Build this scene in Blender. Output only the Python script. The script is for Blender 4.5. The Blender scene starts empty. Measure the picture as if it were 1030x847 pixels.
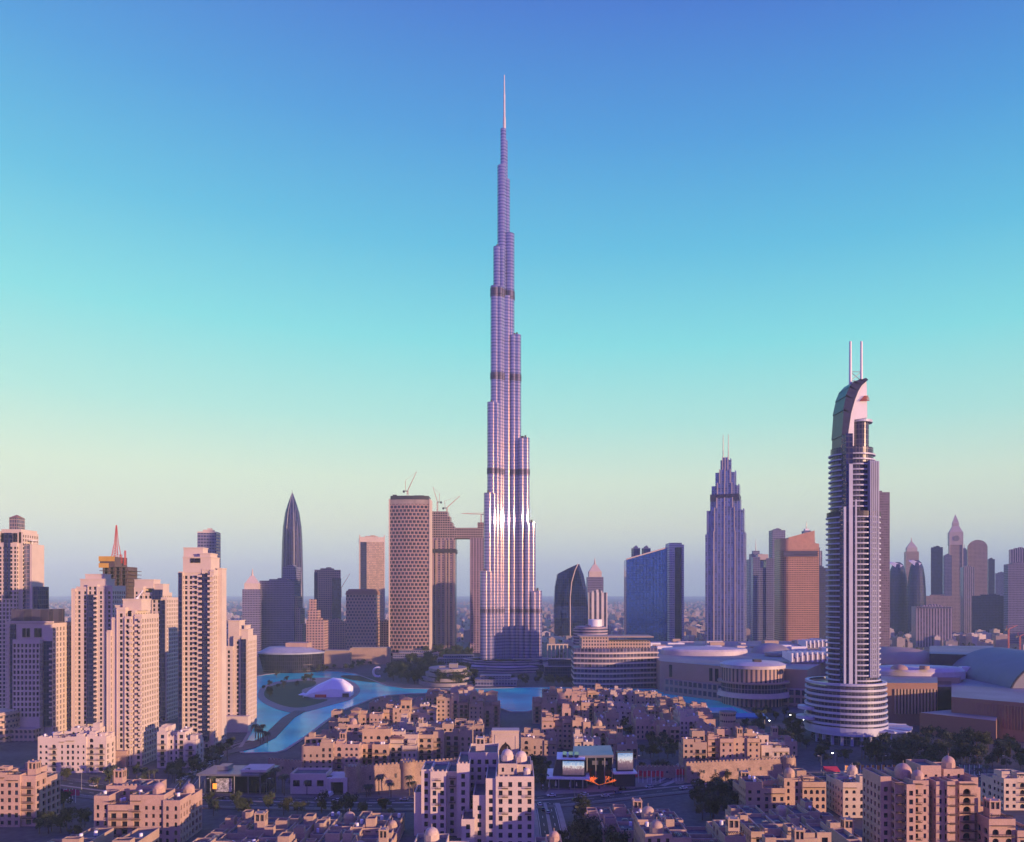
import bpy, math, random
from math import radians as R, sin, cos, pi, atan2, tan, sqrt, hypot
from mathutils import Vector
S = bpy.context.scene
COL = S.collection
F, CAMZ, CX, CY = 800.0, 105.0, 515.0, 598.0      # focal length in photo pixels, camera height, vanishing point

# ------------------------------------------------------------------ camera, sky, sun, exposure
cam = bpy.data.cameras.new('camera')
cam.sensor_width = 36
cam.lens = 36 * F / 1030
cam.shift_y = (CY - 423.5) / 1030
cam.clip_start = 1
cam.clip_end = 60000
camo = bpy.data.objects.new('camera', cam)
COL.objects.link(camo)
camo.location = (0, 0, CAMZ)
camo.rotation_euler = (R(90), 0, 0)
S.camera = camo

SUN_AZ, SUN_EL = R(55), R(5.4)                    # behind the camera, to its right, just above the horizon
SV = Vector((sin(SUN_AZ) * cos(SUN_EL), -cos(SUN_AZ) * cos(SUN_EL), sin(SUN_EL)))

def s2l(c):
    return tuple(((x / 255) / 12.92 if x / 255 <= 0.04045 else ((x / 255 + .055) / 1.055) ** 2.4) for x in c)

W = bpy.data.worlds.new('World')
S.world = W
W.use_nodes = True
nt = W.node_tree
nt.nodes.clear()
N, L = nt.nodes.new, nt.links.new
out = N('ShaderNodeOutputWorld')
bg = N('ShaderNodeBackground')
bg.inputs['Strength'].default_value = 0.1
sky = N('ShaderNodeTexSky')
sky.sky_type = 'NISHITA'
sky.sun_disc = False
sky.sun_elevation = SUN_EL
sky.sun_rotation = atan2(SV.x, SV.y)
sky.air_density = 1.0
sky.dust_density = 1.0
tc = N('ShaderNodeTexCoord')
sep = N('ShaderNodeSeparateXYZ')
L(tc.outputs['Generated'], sep.inputs[0])
m1 = N('ShaderNodeMath'); m1.operation = 'MULTIPLY_ADD'
m1.inputs[1].default_value = 0.11; m1.inputs[2].default_value = 1.0; m1.inputs[2].default_value = 1.0
L(sep.outputs['X'], m1.inputs[0])
m2 = N('ShaderNodeMath'); m2.operation = 'MULTIPLY'
L(sep.outputs['Z'], m2.inputs[0]); L(m1.outputs[0], m2.inputs[1])
ramp = N('ShaderNodeValToRGB')
SKY = [(0.0, (214, 230, 222)), (.035, (222, 236, 216)), (.085, (236, 246, 212)), (.14, (228, 250, 218)), (.21, (180, 242, 228)),
       (.30, (130, 230, 234)), (.40, (90, 196, 232)), (.50, (70, 160, 226)), (.60, (60, 122, 214)), (.75, (74, 82, 240)), (1.0, (84, 74, 255))]
els = ramp.color_ramp.elements
while len(els) < len(SKY):
    els.new(.5)
for e, (p, c) in zip(els, SKY):
    e.position = p
    e.color = s2l(c) + (1,)
sc = N('ShaderNodeVectorMath'); sc.operation = 'SCALE'
sc.inputs['Scale'].default_value = 7.7
L(m2.outputs[0], ramp.inputs[0])
mx = N('ShaderNodeMixRGB'); mx.inputs[0].default_value = 0.95
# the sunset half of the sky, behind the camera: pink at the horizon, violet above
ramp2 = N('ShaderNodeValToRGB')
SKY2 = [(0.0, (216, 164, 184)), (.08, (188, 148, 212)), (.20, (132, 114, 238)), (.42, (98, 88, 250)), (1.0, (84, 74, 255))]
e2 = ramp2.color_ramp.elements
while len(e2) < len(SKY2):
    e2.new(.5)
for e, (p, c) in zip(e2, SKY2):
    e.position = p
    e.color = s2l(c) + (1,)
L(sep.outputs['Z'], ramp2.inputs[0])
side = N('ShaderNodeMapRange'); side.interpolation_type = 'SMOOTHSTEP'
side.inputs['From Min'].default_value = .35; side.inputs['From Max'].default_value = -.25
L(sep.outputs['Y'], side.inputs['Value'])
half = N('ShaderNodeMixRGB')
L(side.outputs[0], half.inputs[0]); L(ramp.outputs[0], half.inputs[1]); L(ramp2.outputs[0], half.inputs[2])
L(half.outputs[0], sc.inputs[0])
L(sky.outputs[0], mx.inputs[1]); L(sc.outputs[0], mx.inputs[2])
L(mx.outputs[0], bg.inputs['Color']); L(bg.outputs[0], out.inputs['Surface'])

sl = bpy.data.lights.new('sun', 'SUN')
sl.energy = 5.0
sl.angle = R(0.5)
sl.color = (1.0, 0.60, 0.36)
slo = bpy.data.objects.new('sun', sl)
COL.objects.link(slo)
slo.rotation_euler = SV.to_track_quat('Z', 'Y').to_euler()
slo.location = (300, -300, 300)

S.view_settings.view_transform = 'Standard'
S.view_settings.look = 'None'
S.view_settings.exposure = 0.4
S.view_settings.gamma = 1.0
S.cycles.max_bounces = 5
S.cycles.diffuse_bounces = 2
S.cycles.glossy_bounces = 3
S.cycles.volume_bounces = 1
S.cycles.use_denoising = True
S.cycles.sample_clamp_indirect = 4.0

# ------------------------------------------------------------------ helpers
def gx(px, d): return (px - CX) * d / F
def hz(py, d): return CAMZ - (py - CY) * d / F
def gd(py, z=0.0): return (CAMZ - z) * F / (py - CY)
def gp(px, py, z=0.0):
    d = gd(py, z)
    return (gx(px, d), d)

def newmat(name):
    m = bpy.data.materials.new(name)
    m.use_nodes = True
    b = m.node_tree.nodes['Principled BSDF']
    return m, m.node_tree, b

def setp(b, **k):
    for n, v in k.items():
        b.inputs[n.replace('_', ' ')].default_value = v

def mat(name, col, rough=.8, metal=0.0, var=.18, scale=.12, bump=0.0, fine=1.6):
    """plain surface with weathering: two noises in object space vary the colour"""
    m, t, b = newmat(name)
    N, L = t.nodes.new, t.links.new
    c = N('ShaderNodeTexCoord')
    n1 = N('ShaderNodeTexNoise'); n1.inputs['Scale'].default_value = scale; n1.inputs['Detail'].default_value = 4
    n2 = N('ShaderNodeTexNoise'); n2.inputs['Scale'].default_value = fine; n2.inputs['Detail'].default_value = 3
    L(c.outputs['Object'], n1.inputs['Vector']); L(c.outputs['Object'], n2.inputs['Vector'])
    ad = N('ShaderNodeMath'); ad.operation = 'ADD'
    L(n1.outputs['Fac'], ad.inputs[0]); L(n2.outputs['Fac'], ad.inputs[1])
    mr = N('ShaderNodeMapRange')
    mr.inputs['From Min'].default_value = .55; mr.inputs['From Max'].default_value = 1.45
    mr.inputs['To Min'].default_value = 1 - var * 1.6; mr.inputs['To Max'].default_value = 1 + var
    L(ad.outputs[0], mr.inputs['Value'])
    vm = N('ShaderNodeVectorMath'); vm.operation = 'SCALE'
    vm.inputs[0].default_value = col
    L(mr.outputs[0], vm.inputs['Scale'])
    L(vm.outputs[0], b.inputs['Base Color'])
    setp(b, Roughness=rough, Metallic=metal)
    if bump:
        bp = N('ShaderNodeBump'); bp.inputs['Strength'].default_value = bump; bp.inputs['Distance'].default_value = .3
        L(n2.outputs['Fac'], bp.inputs['Height']); L(bp.outputs[0], b.inputs['Normal'])
    return m

def emis(name, col, strength):
    m, t, b = newmat(name)
    setp(b, Base_Color=(*col, 1), Emission_Color=(*col, 1), Emission_Strength=strength)
    return m

def grid(name, wall, glass, fh=3.6, bw=3.0, rz=.45, ru=.3, cyl=0.0, stag=False, wr=.7, gr=.15, wm=0.0, gm=0.0, gvar=.5, aniso=0.0, coat=0.0, spec=.5, tint=None):
    """curtain wall: floors fh high, bays bw wide; rz, ru = share of solid per floor and per bay"""
    m, t, b = newmat(name)
    N, L = t.nodes.new, t.links.new
    def M(op, a, b2=None, c2=None):
        n = N('ShaderNodeMath'); n.operation = op
        for i, v in enumerate((a, b2, c2)):
            if v is None: continue
            if isinstance(v, (int, float)): n.inputs[i].default_value = v
            else: L(v, n.inputs[i])
        return n.outputs[0]
    c = N('ShaderNodeTexCoord')
    sp = N('ShaderNodeSeparateXYZ'); L(c.outputs['Object'], sp.inputs[0])
    sn = N('ShaderNodeSeparateXYZ'); L(c.outputs['Normal'], sn.inputs[0])
    x, y, z = sp.outputs
    if cyl:
        u = M('MULTIPLY', M('ARCTAN2', y, x), cyl)
    else:
        side = M('GREATER_THAN', M('ABSOLUTE', sn.outputs[0]), .7)
        u = M('MULTIPLY_ADD', side, M('SUBTRACT', y, x), x)
    zf = M('DIVIDE', M('ADD', z, 500 * fh), fh)
    uf = M('DIVIDE', M('ADD', u, 200.3 * bw), bw)
    if stag:
        uf = M('ADD', uf, M('MULTIPLY', M('MODULO', M('FLOOR', zf), 2), .5))
    mask = None
    if rz > 0: mask = M('GREATER_THAN', M('FRACT', zf), rz)
    if ru > 0:
        k = M('GREATER_THAN', M('FRACT', uf), ru)
        mask = k if mask is None else M('MULTIPLY', mask, k)
    up = M('LESS_THAN', M('ABSOLUTE', sn.outputs[2]), .6)
    mask = M('MULTIPLY', mask, up)
    cb = N('ShaderNodeCombineXYZ')
    L(M('FLOOR', zf), cb.inputs[0]); L(M('FLOOR', uf), cb.inputs[1])
    wn = N('ShaderNodeTexWhiteNoise'); wn.noise_dimensions = '2D'; L(cb.outputs[0], wn.inputs['Vector'])
    gs = M('MULTIPLY_ADD', wn.outputs['Value'], gvar * 1.6, 1 - gvar * .8)
    gv = N('ShaderNodeVectorMath'); gv.operation = 'SCALE'; gv.inputs[0].default_value = glass; L(gs, gv.inputs['Scale'])
    n1 = N('ShaderNodeTexNoise'); n1.inputs['Scale'].default_value = .06; n1.inputs['Detail'].default_value = 5
    L(c.outputs['Object'], n1.inputs['Vector'])
    ws = M('MULTIPLY_ADD', n1.outputs['Fac'], .5, .75)
    wv = N('ShaderNodeVectorMath'); wv.operation = 'SCALE'; wv.inputs[0].default_value = wall; L(ws, wv.inputs['Scale'])
    mc = N('ShaderNodeMixRGB'); L(mask, mc.inputs[0]); L(wv.outputs[0], mc.inputs[1]); L(gv.outputs[0], mc.inputs[2])
    L(mc.outputs[0], b.inputs['Base Color'])
    L(M('MULTIPLY_ADD', mask, gr - wr, wr), b.inputs['Roughness'])
    L(M('MULTIPLY_ADD', mask, gm - wm, wm), b.inputs['Metallic'])
    b.inputs['Specular IOR Level'].default_value = spec
    if tint: b.inputs['IOR'].default_value = 1.65; b.inputs['Specular Tint'].default_value = (*tint, 1)
    bp = N('ShaderNodeBump'); bp.inputs['Strength'].default_value = .35; bp.inputs['Distance'].default_value = .25
    L(M('SUBTRACT', 1.0, mask), bp.inputs['Height'])
    if not aniso: L(bp.outputs[0], b.inputs['Normal'])
    if aniso:
        b.inputs['Anisotropic'].default_value = aniso
        b.inputs['Anisotropic Rotation'].default_value = ANROT
        tg = N('ShaderNodeTangent'); tg.direction_type = 'RADIAL'; tg.axis = 'Z'
        L(tg.outputs[0], b.inputs['Tangent'])
    if coat:
        b.inputs['Coat Weight'].default_value = coat
        b.inputs['Coat Roughness'].default_value = .045; b.inputs['Coat IOR'].default_value = 2.2
    return m
ANROT = 0.25

class MB:
    """collects faces; build() links them as ONE mesh object"""
    def __init__(s): s.v, s.f, s.m, s.sm = [], [], [], []
    def poly(s, pts, m=0, smooth=False):
        i = len(s.v); s.v += [tuple(p) for p in pts]; s.f.append(tuple(range(i, i + len(pts)))); s.m.append(m); s.sm.append(smooth)
    def box(s, x0, x1, y0, y1, z0, z1, m=0):
        i = len(s.v)
        s.v += [(x0, y0, z0), (x1, y0, z0), (x1, y1, z0), (x0, y1, z0), (x0, y0, z1), (x1, y0, z1), (x1, y1, z1), (x0, y1, z1)]
        for f in ((3, 2, 1, 0), (4, 5, 6, 7), (0, 1, 5, 4), (1, 2, 6, 5), (2, 3, 7, 6), (3, 0, 4, 7)):
            s.f.append(tuple(i + k for k in f)); s.m.append(m); s.sm.append(False)
    def loft(s, rings, m=0, smooth=False, cap0=True, cap1=True, mtop=None):
        i = len(s.v); n = len(rings[0])
        for r in rings: s.v += [tuple(p) for p in r]
        for k in range(len(rings) - 1):
            for j in range(n):
                a = i + k * n + j; b = i + k * n + (j + 1) % n
                s.f.append((a, b, b + n, a + n)); s.m.append(m); s.sm.append(smooth)
        if cap0: s.poly(list(rings[0])[::-1], m)
        if cap1: s.poly(list(rings[-1]), m if mtop is None else mtop)
    def prism(s, pts, z0, z1, m=0, smooth=False, top=None, mtop=None):
        s.loft([[(x, y, z0) for x, y in pts], [(x, y, z1) for x, y in (top or pts)]], m, smooth, mtop=mtop)
    def lathe(s, prof, cx=0, cy=0, n=24, m=0, smooth=True, sx=1, sy=1):
        ring = lambda r, z: [(cx + r * sx * cos(2 * pi * j / n), cy + r * sy * sin(2 * pi * j / n), z) for j in range(n)]
        run = [prof[0]]                                   # sharp corners of the profile keep their edge
        for i in range(1, len(prof)):
            run.append(prof[i])
            last = i == len(prof) - 1
            if not last:
                a, b, c = prof[i - 1], prof[i], prof[i + 1]
                d = abs((atan2(c[1] - b[1], c[0] - b[0]) - atan2(b[1] - a[1], b[0] - a[0]) + pi) % (2 * pi) - pi)
            if last or d > .6:
                s.loft([ring(*q) for q in run], m, smooth, cap0=run[0] == prof[0], cap1=last)
                run = [prof[i]]
    def cyl(s, cx, cy, r, z0, z1, n=20, m=0, r2=None, mtop=None, smooth=True):
        r2 = r if r2 is None else r2
        ring = lambda q, z: [(cx + q * cos(2 * pi * j / n), cy + q * sin(2 * pi * j / n), z) for j in range(n)]
        s.loft([ring(r, z0), ring(r2, z1)], m, smooth, mtop=mtop)
    def dome(s, cx, cy, z, r, n=16, k=6, sq=1.0, m=0):
        s.loft([[(cx + r * cos(pi / 2 * q / k) * cos(2 * pi * j / n), cy + r * cos(pi / 2 * q / k) * sin(2 * pi * j / n), z + sq * r * sin(pi / 2 * q / k)) for j in range(n)] for q in range(k)] + [[(cx + .02 * r * cos(2 * pi * j / n), cy + .02 * r * sin(2 * pi * j / n), z + sq * r) for j in range(n)]], m, True)
    def tube(s, p, q, r, n=6, r2=None, m=0):
        p, q = Vector(p), Vector(q); d = (q - p).normalized()
        a = d.orthogonal().normalized(); b = d.cross(a); r2 = r if r2 is None else r2
        s.loft([[p + r * (a * cos(2 * pi * j / n) + b * sin(2 * pi * j / n)) for j in range(n)], [q + r2 * (a * cos(2 * pi * j / n) + b * sin(2 * pi * j / n)) for j in range(n)]], m, n > 6)
    def facade(s, O, u, W, z0, z1, us, zs, dep, wins, ang, arch=False):
        n = (u[1], -u[0])
        P = lambda t, z, d=0: (O[0] + u[0] * t - n[0] * d, O[1] + u[1] * t - n[1] * d, z)
        q = lambda a, b, c, d: s.poly((a, b, c, d))
        zp = z0
        for c, d in list(zs) + [(z1, None)]:
            if c > zp: q(P(0, zp), P(W, zp), P(W, c), P(0, c))
            if d is None: break
            tp = 0
            for a, b in list(us) + [(W, None)]:
                q(P(tp, c), P(a, c), P(a, d), P(tp, d))
                if b is None: break
                q(P(a, c), P(b, c), P(b, c, dep), P(a, c, dep)); q(P(a, d), P(a, d, dep), P(b, d, dep), P(b, d))
                q(P(a, c), P(a, c, dep), P(a, d, dep), P(a, d)); q(P(b, c), P(b, d), P(b, d, dep), P(b, c, dep))
                if arch:
                    mid, r_ = (a + b) / 2, (b - a) / 2
                    for sg, e in ((-1, a), (1, b)):
                        s.poly([P(e, d, .02)] + [P(mid + sg * r_ * cos(R(q_)), d - r_ + r_ * sin(R(q_)) * .97, .02) for q_ in (0, 22, 45, 68, 90)] + [P(mid, d, .02)])
                x, y, z = P((a + b) / 2, (c + d) / 2, dep)
                wins.append((x, y, z, b - a, d - c, ang))
                tp = b
            zp = d
    def mesh(s, name, mats):
        me = bpy.data.meshes.new(name)
        me.from_pydata(s.v, [], s.f)
        for x in (mats if isinstance(mats, (list, tuple)) else [mats]): me.materials.append(x)
        me.polygons.foreach_set('material_index', s.m)
        me.polygons.foreach_set('use_smooth', s.sm)
        me.update()
        return me
    def build(s, name, mats, parent=None):
        o = bpy.data.objects.new(name, s.mesh(name, mats))
        COL.objects.link(o)
        o.parent = parent
        return o

LABELS = set()
def tag(o, label, cat, group=None, kind=None):
    o['label'] = label
    if cat: o['category'] = cat
    if group: o['group'] = group
    if kind: o['kind'] = kind
    return o
def thing(name, label, cat, x, y, rot=0.0, z=0.0, group=None):
    o = bpy.data.objects.new(name, None)
    COL.objects.link(o)
    o.empty_display_size = 3
    o.location = (x, y, z); o.rotation_euler = (0, 0, rot)
    return tag(o, label, cat, group)
def struct(o):
    o['kind'] = 'structure'
    return o
def copy_tree(o, parent=None):
    c = o.copy(); COL.objects.link(c); c.parent = parent
    for ch in CHILD.get(o.name, ()): copy_tree(ch, c)
    return c
CHILD = {}
def register(o, kids): CHILD[o.name] = kids

# ------------------------------------------------------------------ materials
SAND = [mat('sandstone_render', (.47, .345, .25)), mat('pink_render', (.47, .32, .255)), mat('cream_render', (.56, .45, .36)),
        mat('tan_render', (.41, .295, .22)), mat('ochre_render', (.50, .345, .235))]
PALE = mat('pale_render', (.62, .52, .45), var=.12)
TOWERW = mat('tower_stone', (.60, .50, .42), var=.1)
ROOF = mat('roof_screed', (.11, .10, .12), var=.35, scale=.3)
TILE = mat('terracotta_tile', (.30, .17, .12), var=.25, scale=.5)
STONE = mat('rampart_stone', (.36, .25, .18), var=.3, scale=.2, bump=.4)
ASPH = mat('asphalt', (.045, .045, .05), .85, var=.25, scale=.05)
PAVE = mat('paving', (.13, .11, .11), var=.3, scale=.08)
KERB = mat('kerb_concrete', (.30, .27, .26), var=.2)
MARK = mat('road_paint', (.75, .73, .7), var=.15)
LAWN = mat('lawn_grass', (.035, .07, .025), .9, var=.4, scale=.1)
SOIL = mat('ground_sand', (.23, .19, .165), .95, var=.5, scale=.004, fine=.03)
WHITE = mat('white_paint', (.78, .77, .77), .5, var=.08)
GREYM = mat('grey_metal', (.30, .30, .33), .4, .6, var=.15)
DARKM = mat('dark_metal', (.06, .055, .07), .5, .3, var=.2)
WOOD = mat('dark_wood', (.10, .06, .045), .7, var=.3, scale=1.)
REDC = mat('red_cloth', (.62, .03, .06), .8, var=.15, scale=.6)
REDP = mat('red_paint', (.55, .10, .09), .6)
CONC = mat('bare_concrete', (.34, .28, .26), .9, var=.25)
BRONZE = mat('bronze_dome', (.50, .42, .36), .4, .3)
def glassmat(name, col, rough=.08):
    m = mat(name, col, rough, 0, var=.3, scale=.5)
    m.node_tree.nodes['Principled BSDF'].inputs['Specular IOR Level'].default_value = .4
    return m
GLS = [glassmat('dark_glass', (.010, .012, .032)), glassmat('blue_glass', (.014, .022, .07)), glassmat('brown_glass', (.022, .016, .03), .2)]

def pane_mesh(g):
    b = MB(); b.box(-.5, .5, -.02, .05, -.5, .5)
    return b.mesh('window', g)
PANES = [pane_mesh(g) for g in GLS]

class Bld:
    """a building: walls with recessed window openings, roof decks behind parapets, panes as objects"""
    def __init__(s, name, label, cat, x, y, rot=0.0, group=None, seed=1):
        s.root = thing(name, label, cat, x, y, rot, 0, group)
        s.x, s.y, s.rot = x, y, rot
        s.w, s.r, s.wins = MB(), MB(), []
        s.rng = random.Random(seed)
    def seen(s, nx, ny, px, py):
        c, q = cos(s.rot), sin(s.rot)
        wx, wy = s.x + px * c - py * q, s.y + px * q + py * c
        return (nx * c - ny * q) * -wx + (nx * q + ny * c) * -wy > .04 * hypot(wx, wy)
    def block(s, x0, x1, y0, y1, z0, z1, fh=3.4, bw=3.0, ww=1.35, wh=1.75, dep=.3, base=0.0, par=1.1, win='FLR', top=.9, wb=None, sill=None, t=.35, deck=True, skip=0, arch=False):
        wb = s.w if wb is None else wb
        for key, O, u, wd in (('F', (x0, y0), (1, 0), x1 - x0), ('R', (x1, y0), (0, 1), y1 - y0), ('B', (x1, y1), (-1, 0), x1 - x0), ('L', (x0, y1), (0, -1), y1 - y0)):
            n = (u[1], -u[0])
            cx, cy = O[0] + u[0] * wd / 2, O[1] + u[1] * wd / 2
            us, zs = [], []
            if key in win and s.seen(n[0], n[1], cx, cy):
                nc = max(0, int((wd - 1.2) / bw + .25))
                if nc:
                    pitch = wd / nc
                    w2 = min(ww, pitch * .75)
                    us = [(pitch * (k + .5) - w2 / 2, pitch * (k + .5) + w2 / 2) for k in range(nc)]
                    z = z0 + base
                    k = 0
                    while z + fh <= z1 - top + .3:
                        if k >= skip: zs.append((z + (fh - wh) * .5, z + (fh + wh) * .5))
                        z += fh; k += 1
            s.w_facade(wb, O, u, wd, z0, z1, us if zs else [], zs if us else [], dep, atan2(u[1], u[0]), arch)
        if par:
            a = (x0 + t, x1 - t, y0 + t, y1 - t)
            o = ((x0, y0), (x1, y0), (x1, y1), (x0, y1)); i = ((a[0], a[2]), (a[1], a[2]), (a[1], a[3]), (a[0], a[3]))
            for k in range(4):
                p, q, r_, v = o[k], o[(k + 1) % 4], i[(k + 1) % 4], i[k]
                wb.poly(((*p, z1), (*q, z1), (*r_, z1), (*v, z1)))
                wb.poly(((*v, z1), (*r_, z1), (*r_, z1 - par), (*v, z1 - par)))
            if deck: s.r.poly([(*p, z1 - par) for p in i])
            else: wb.poly([(*p, z1 - par) for p in i])
        else:
            wb.poly(((x0, y0, z1), (x1, y0, z1), (x1, y1, z1), (x0, y1, z1)))
    def w_facade(s, wb, O, u, wd, z0, z1, us, zs, dep, ang, arch=False): wb.facade(O, u, wd, z0, z1, us, zs, dep, s.wins, ang, arch)
    def part(s, name, mb, mats): return mb.build(name, mats, s.root)
    def finish(s, wall, roof=None, maxw=100, glass=None):
        if s.w.f: s.w.build('wall', wall, s.root)
        if s.r.f: s.r.build('roof', roof or ROOF, s.root)
        ws = s.wins
        if len(ws) > maxw:
            ws = sorted(ws, key=lambda q: (-round(q[3] * q[4], 1), -q[2]))
        rest = MB()
        for k, (x, y, z, w, h, a) in enumerate(ws):
            if k < maxw:
                o = bpy.data.objects.new('window', s.rng.choice(PANES) if glass is None else PANES[glass])
                COL.objects.link(o); o.parent = s.root
                o.location = (x, y, z); o.rotation_euler = (0, 0, a); o.scale = (w + .04, 1, h + .04)
            else:
                c, q = cos(a), sin(a)
                rest.poly([(x + dx * (w + .04) / 2 * c, y + dx * (w + .04) / 2 * q, z + dz * (h + .04) / 2) for dx, dz in ((-1, -1), (1, -1), (1, 1), (-1, 1))], s.rng.choice((0, 0, 1, 2)) if glass is None else glass)
        if rest.f:
            o = rest.build('window', GLS, s.root); o['kind'] = 'stuff'
        return s.root

# ------------------------------------------------------------------ ground, water, roads, air
def sheet(name, pts, z, m, kind='structure'):
    b = MB(); b.poly([(x, y, z) for x, y in pts])
    o = b.build(name, m); o['kind'] = kind
    return o
def smooth_poly(pts, k=2, closed=True):
    for _ in range(k):
        q = []
        n = len(pts)
        rng = range(n) if closed else range(n - 1)
        if not closed: q.append(pts[0])
        for i in rng:
            a, b = pts[i], pts[(i + 1) % n]
            q += [(a[0] * .75 + b[0] * .25, a[1] * .75 + b[1] * .25), (a[0] * .25 + b[0] * .75, a[1] * .25 + b[1] * .75)]
        if not closed: q.append(pts[-1])
        pts = q
    return pts
def offset_line(pts, d):
    o = []
    for i, p in enumerate(pts):
        a, b = pts[max(i - 1, 0)], pts[min(i + 1, len(pts) - 1)]
        t = Vector((b[0] - a[0], b[1] - a[1])).normalized()
        o.append((p[0] - t.y * d, p[1] + t.x * d))
    return o
def strip(mb, pts, d0, d1, z, h=0.0):
    a, b = offset_line(pts, d0), offset_line(pts, d1)
    for i in range(len(pts) - 1):
        mb.poly(((*a[i], z), (*b[i], z), (*b[i + 1], z), (*a[i + 1], z)))
        if h:
            mb.poly(((*a[i], z - h), (*a[i + 1], z - h), (*a[i + 1], z), (*a[i], z)))
            mb.poly(((*b[i], z - h), (*b[i], z), (*b[i + 1], z), (*b[i + 1], z - h)))

sheet('ground', [(-30000, -2000), (30000, -2000), (30000, 45000), (-30000, 45000)], -.6, SOIL)
PAVE2 = mat('district_paving', (.085, .078, .088), .9, var=.45, scale=.03, fine=.3)
sheet('pavement', [(-700, 150), (700, 150), (1000, 900), (1300, 1750), (-1300, 1750), (-1000, 900)], -.3, PAVE2)

LAKE = [(238, 758), (262, 757), (283, 757), (297, 748), (312, 738), (326, 727), (343, 715), (362, 708), (382, 700), (420, 697.5), (470, 697.5), (492, 701), (505, 716),
        (540, 716), (548, 701), (580, 699), (640, 700), (680, 704), (718, 716), (745, 724), (765, 722), (740, 710), (705, 699), (668, 693), (610, 692), (545, 691), (500, 692),
        (440, 693), (395, 692), (372, 683), (352, 676), (310, 674), (280, 677), (262, 679), (240, 684), (236, 700), (250, 716), (256, 728), (248, 742)]
m, t, b = newmat('lake_water')
n1 = t.nodes.new('ShaderNodeTexNoise'); n1.inputs['Scale'].default_value = .35; n1.inputs['Detail'].default_value = 3
n2 = t.nodes.new('ShaderNodeTexNoise'); n2.inputs['Scale'].default_value = .02
c_ = t.nodes.new('ShaderNodeTexCoord')
t.links.new(c_.outputs['Object'], n1.inputs['Vector']); t.links.new(c_.outputs['Object'], n2.inputs['Vector'])
bp = t.nodes.new('ShaderNodeBump'); bp.inputs['Strength'].default_value = .4; bp.inputs['Distance'].default_value = .35
t.links.new(n1.outputs['Fac'], bp.inputs['Height']); t.links.new(bp.outputs[0], b.inputs['Normal'])
rp = t.nodes.new('ShaderNodeValToRGB')
rp.color_ramp.elements[0].color = (.0, .62, .46, 1); rp.color_ramp.elements[1].color = (.0, .92, .68, 1)
rp.color_ramp.elements[0].position = .35; rp.color_ramp.elements[1].position = .65
t.links.new(n2.outputs['Fac'], rp.inputs[0]); t.links.new(rp.outputs[0], b.inputs['Base Color'])
setp(b, Roughness=.16, IOR=1.33, Specular_IOR_Level=.2)
WATER = m
lake = smooth_poly([gp(*p) for p in LAKE], 1)
sheet('lake_water', lake, -.15, WATER)
b = MB(); strip(b, lake + lake[:1], -1.2, 1.2, .25, .55)
struct(b.build('lake_kerb', KERB))
ISLE = [(262, 690), (285, 684), (330, 681), (352, 684), (364, 692), (358, 702), (337, 708), (315, 714), (298, 718), (276, 713), (258, 703)]
isle = smooth_poly([gp(*p) for p in ISLE], 2)
b = MB(); b.prism(isle, -.4, .15); struct(b.build('park_path', mat('promenade_paving', (.26, .22, .21), var=.2)))
lawn = smooth_poly([gp(*p) for p in [(268, 691), (290, 686), (318, 684), (318, 690), (300, 694), (312, 704), (334, 703), (318, 709), (298, 713), (280, 709), (264, 701)]], 2)
tag(sheet('lawn_grass', lawn, .22, LAWN), 'oval dark green lawn of the lakeside park', None, None, 'stuff')
lawn = smooth_poly([gp(*p) for p in [(338, 679), (372, 680), (392, 685), (380, 687), (352, 684)]], 2)
tag(sheet('lawn_grass', lawn, .20, LAWN), 'narrow strip of dark green lawn beyond the white tent', None, None, 'stuff')
prom = [gp(*p) for p in [(302, 715), (290, 722), (280, 732), (270, 742), (250, 752), (225, 758)]]
b = MB(); strip(b, prom, -5, 5, .35, .7); struct(b.build('promenade_path', PAVE))

def road(name, px, width, marks=True, kerb=4.0, z=0.0, m=None):
    pts = smooth_poly([gp(*p) for p in px], 2, False)
    b = MB(); strip(b, pts, -width / 2, width / 2, z); struct(b.build('road', m or ASPH))
    if kerb:
        b = MB(); strip(b, pts, width / 2, width / 2 + kerb, z + .14, .4); strip(b, pts, -width / 2 - kerb, -width / 2, z + .14, .4)
        struct(b.build('sidewalk', KERB if kerb < 3 else PAVE))
    if marks:
        b = MB()
        strip(b, pts, -.8, .8, z + .16, .3)
        struct(b.build('median_kerb', KERB))
        b = MB()
        dense = []
        for i in range(len(pts) - 1):
            p, q = pts[i], pts[i + 1]
            n = max(1, int(hypot(q[0] - p[0], q[1] - p[1]) / 3))
            dense += [(p[0] + (q[0] - p[0]) * k / n, p[1] + (q[1] - p[1]) * k / n) for k in range(n)]
        for i in range(0, len(dense) - 2, 3):
            for off in (-width / 4, width / 4): strip(b, dense[i:i + 2], off - .12, off + .12, z + .02)
        for off in (-width / 2 + .5, width / 2 - .5): strip(b, dense, off - .1, off + .1, z + .02)
        struct(b.build('road_marking', MARK))
    return pts
BOUL = road('boulevard', [(-160, 772), (0, 781), (60, 790), (130, 799), (200, 805), (300, 807), (400, 808), (540, 806), (600, 800), (660, 793), (760, 784), (850, 780), (960, 779), (1150, 782)], 21)
SIDE = road('side_street', [(655, 789), (668, 784), (676, 776), (672, 768)], 11, kerb=2.5, z=.03)
SOUTH = road('south_street', [(548, 808), (552, 825), (556, 850), (560, 900)], 10, kerb=2.5, z=.03)
LEFTR = road('west_street', [(176, 804), (190, 785), (205, 768), (228, 752), (250, 745)], 10, kerb=3, z=.03)
FARR = road('far_highway', [(1100, 652), (1010, 649), (930, 643), (884, 640), (870, 636), (905, 628), (950, 620)], 26, marks=False, kerb=0, z=-.1)
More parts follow.
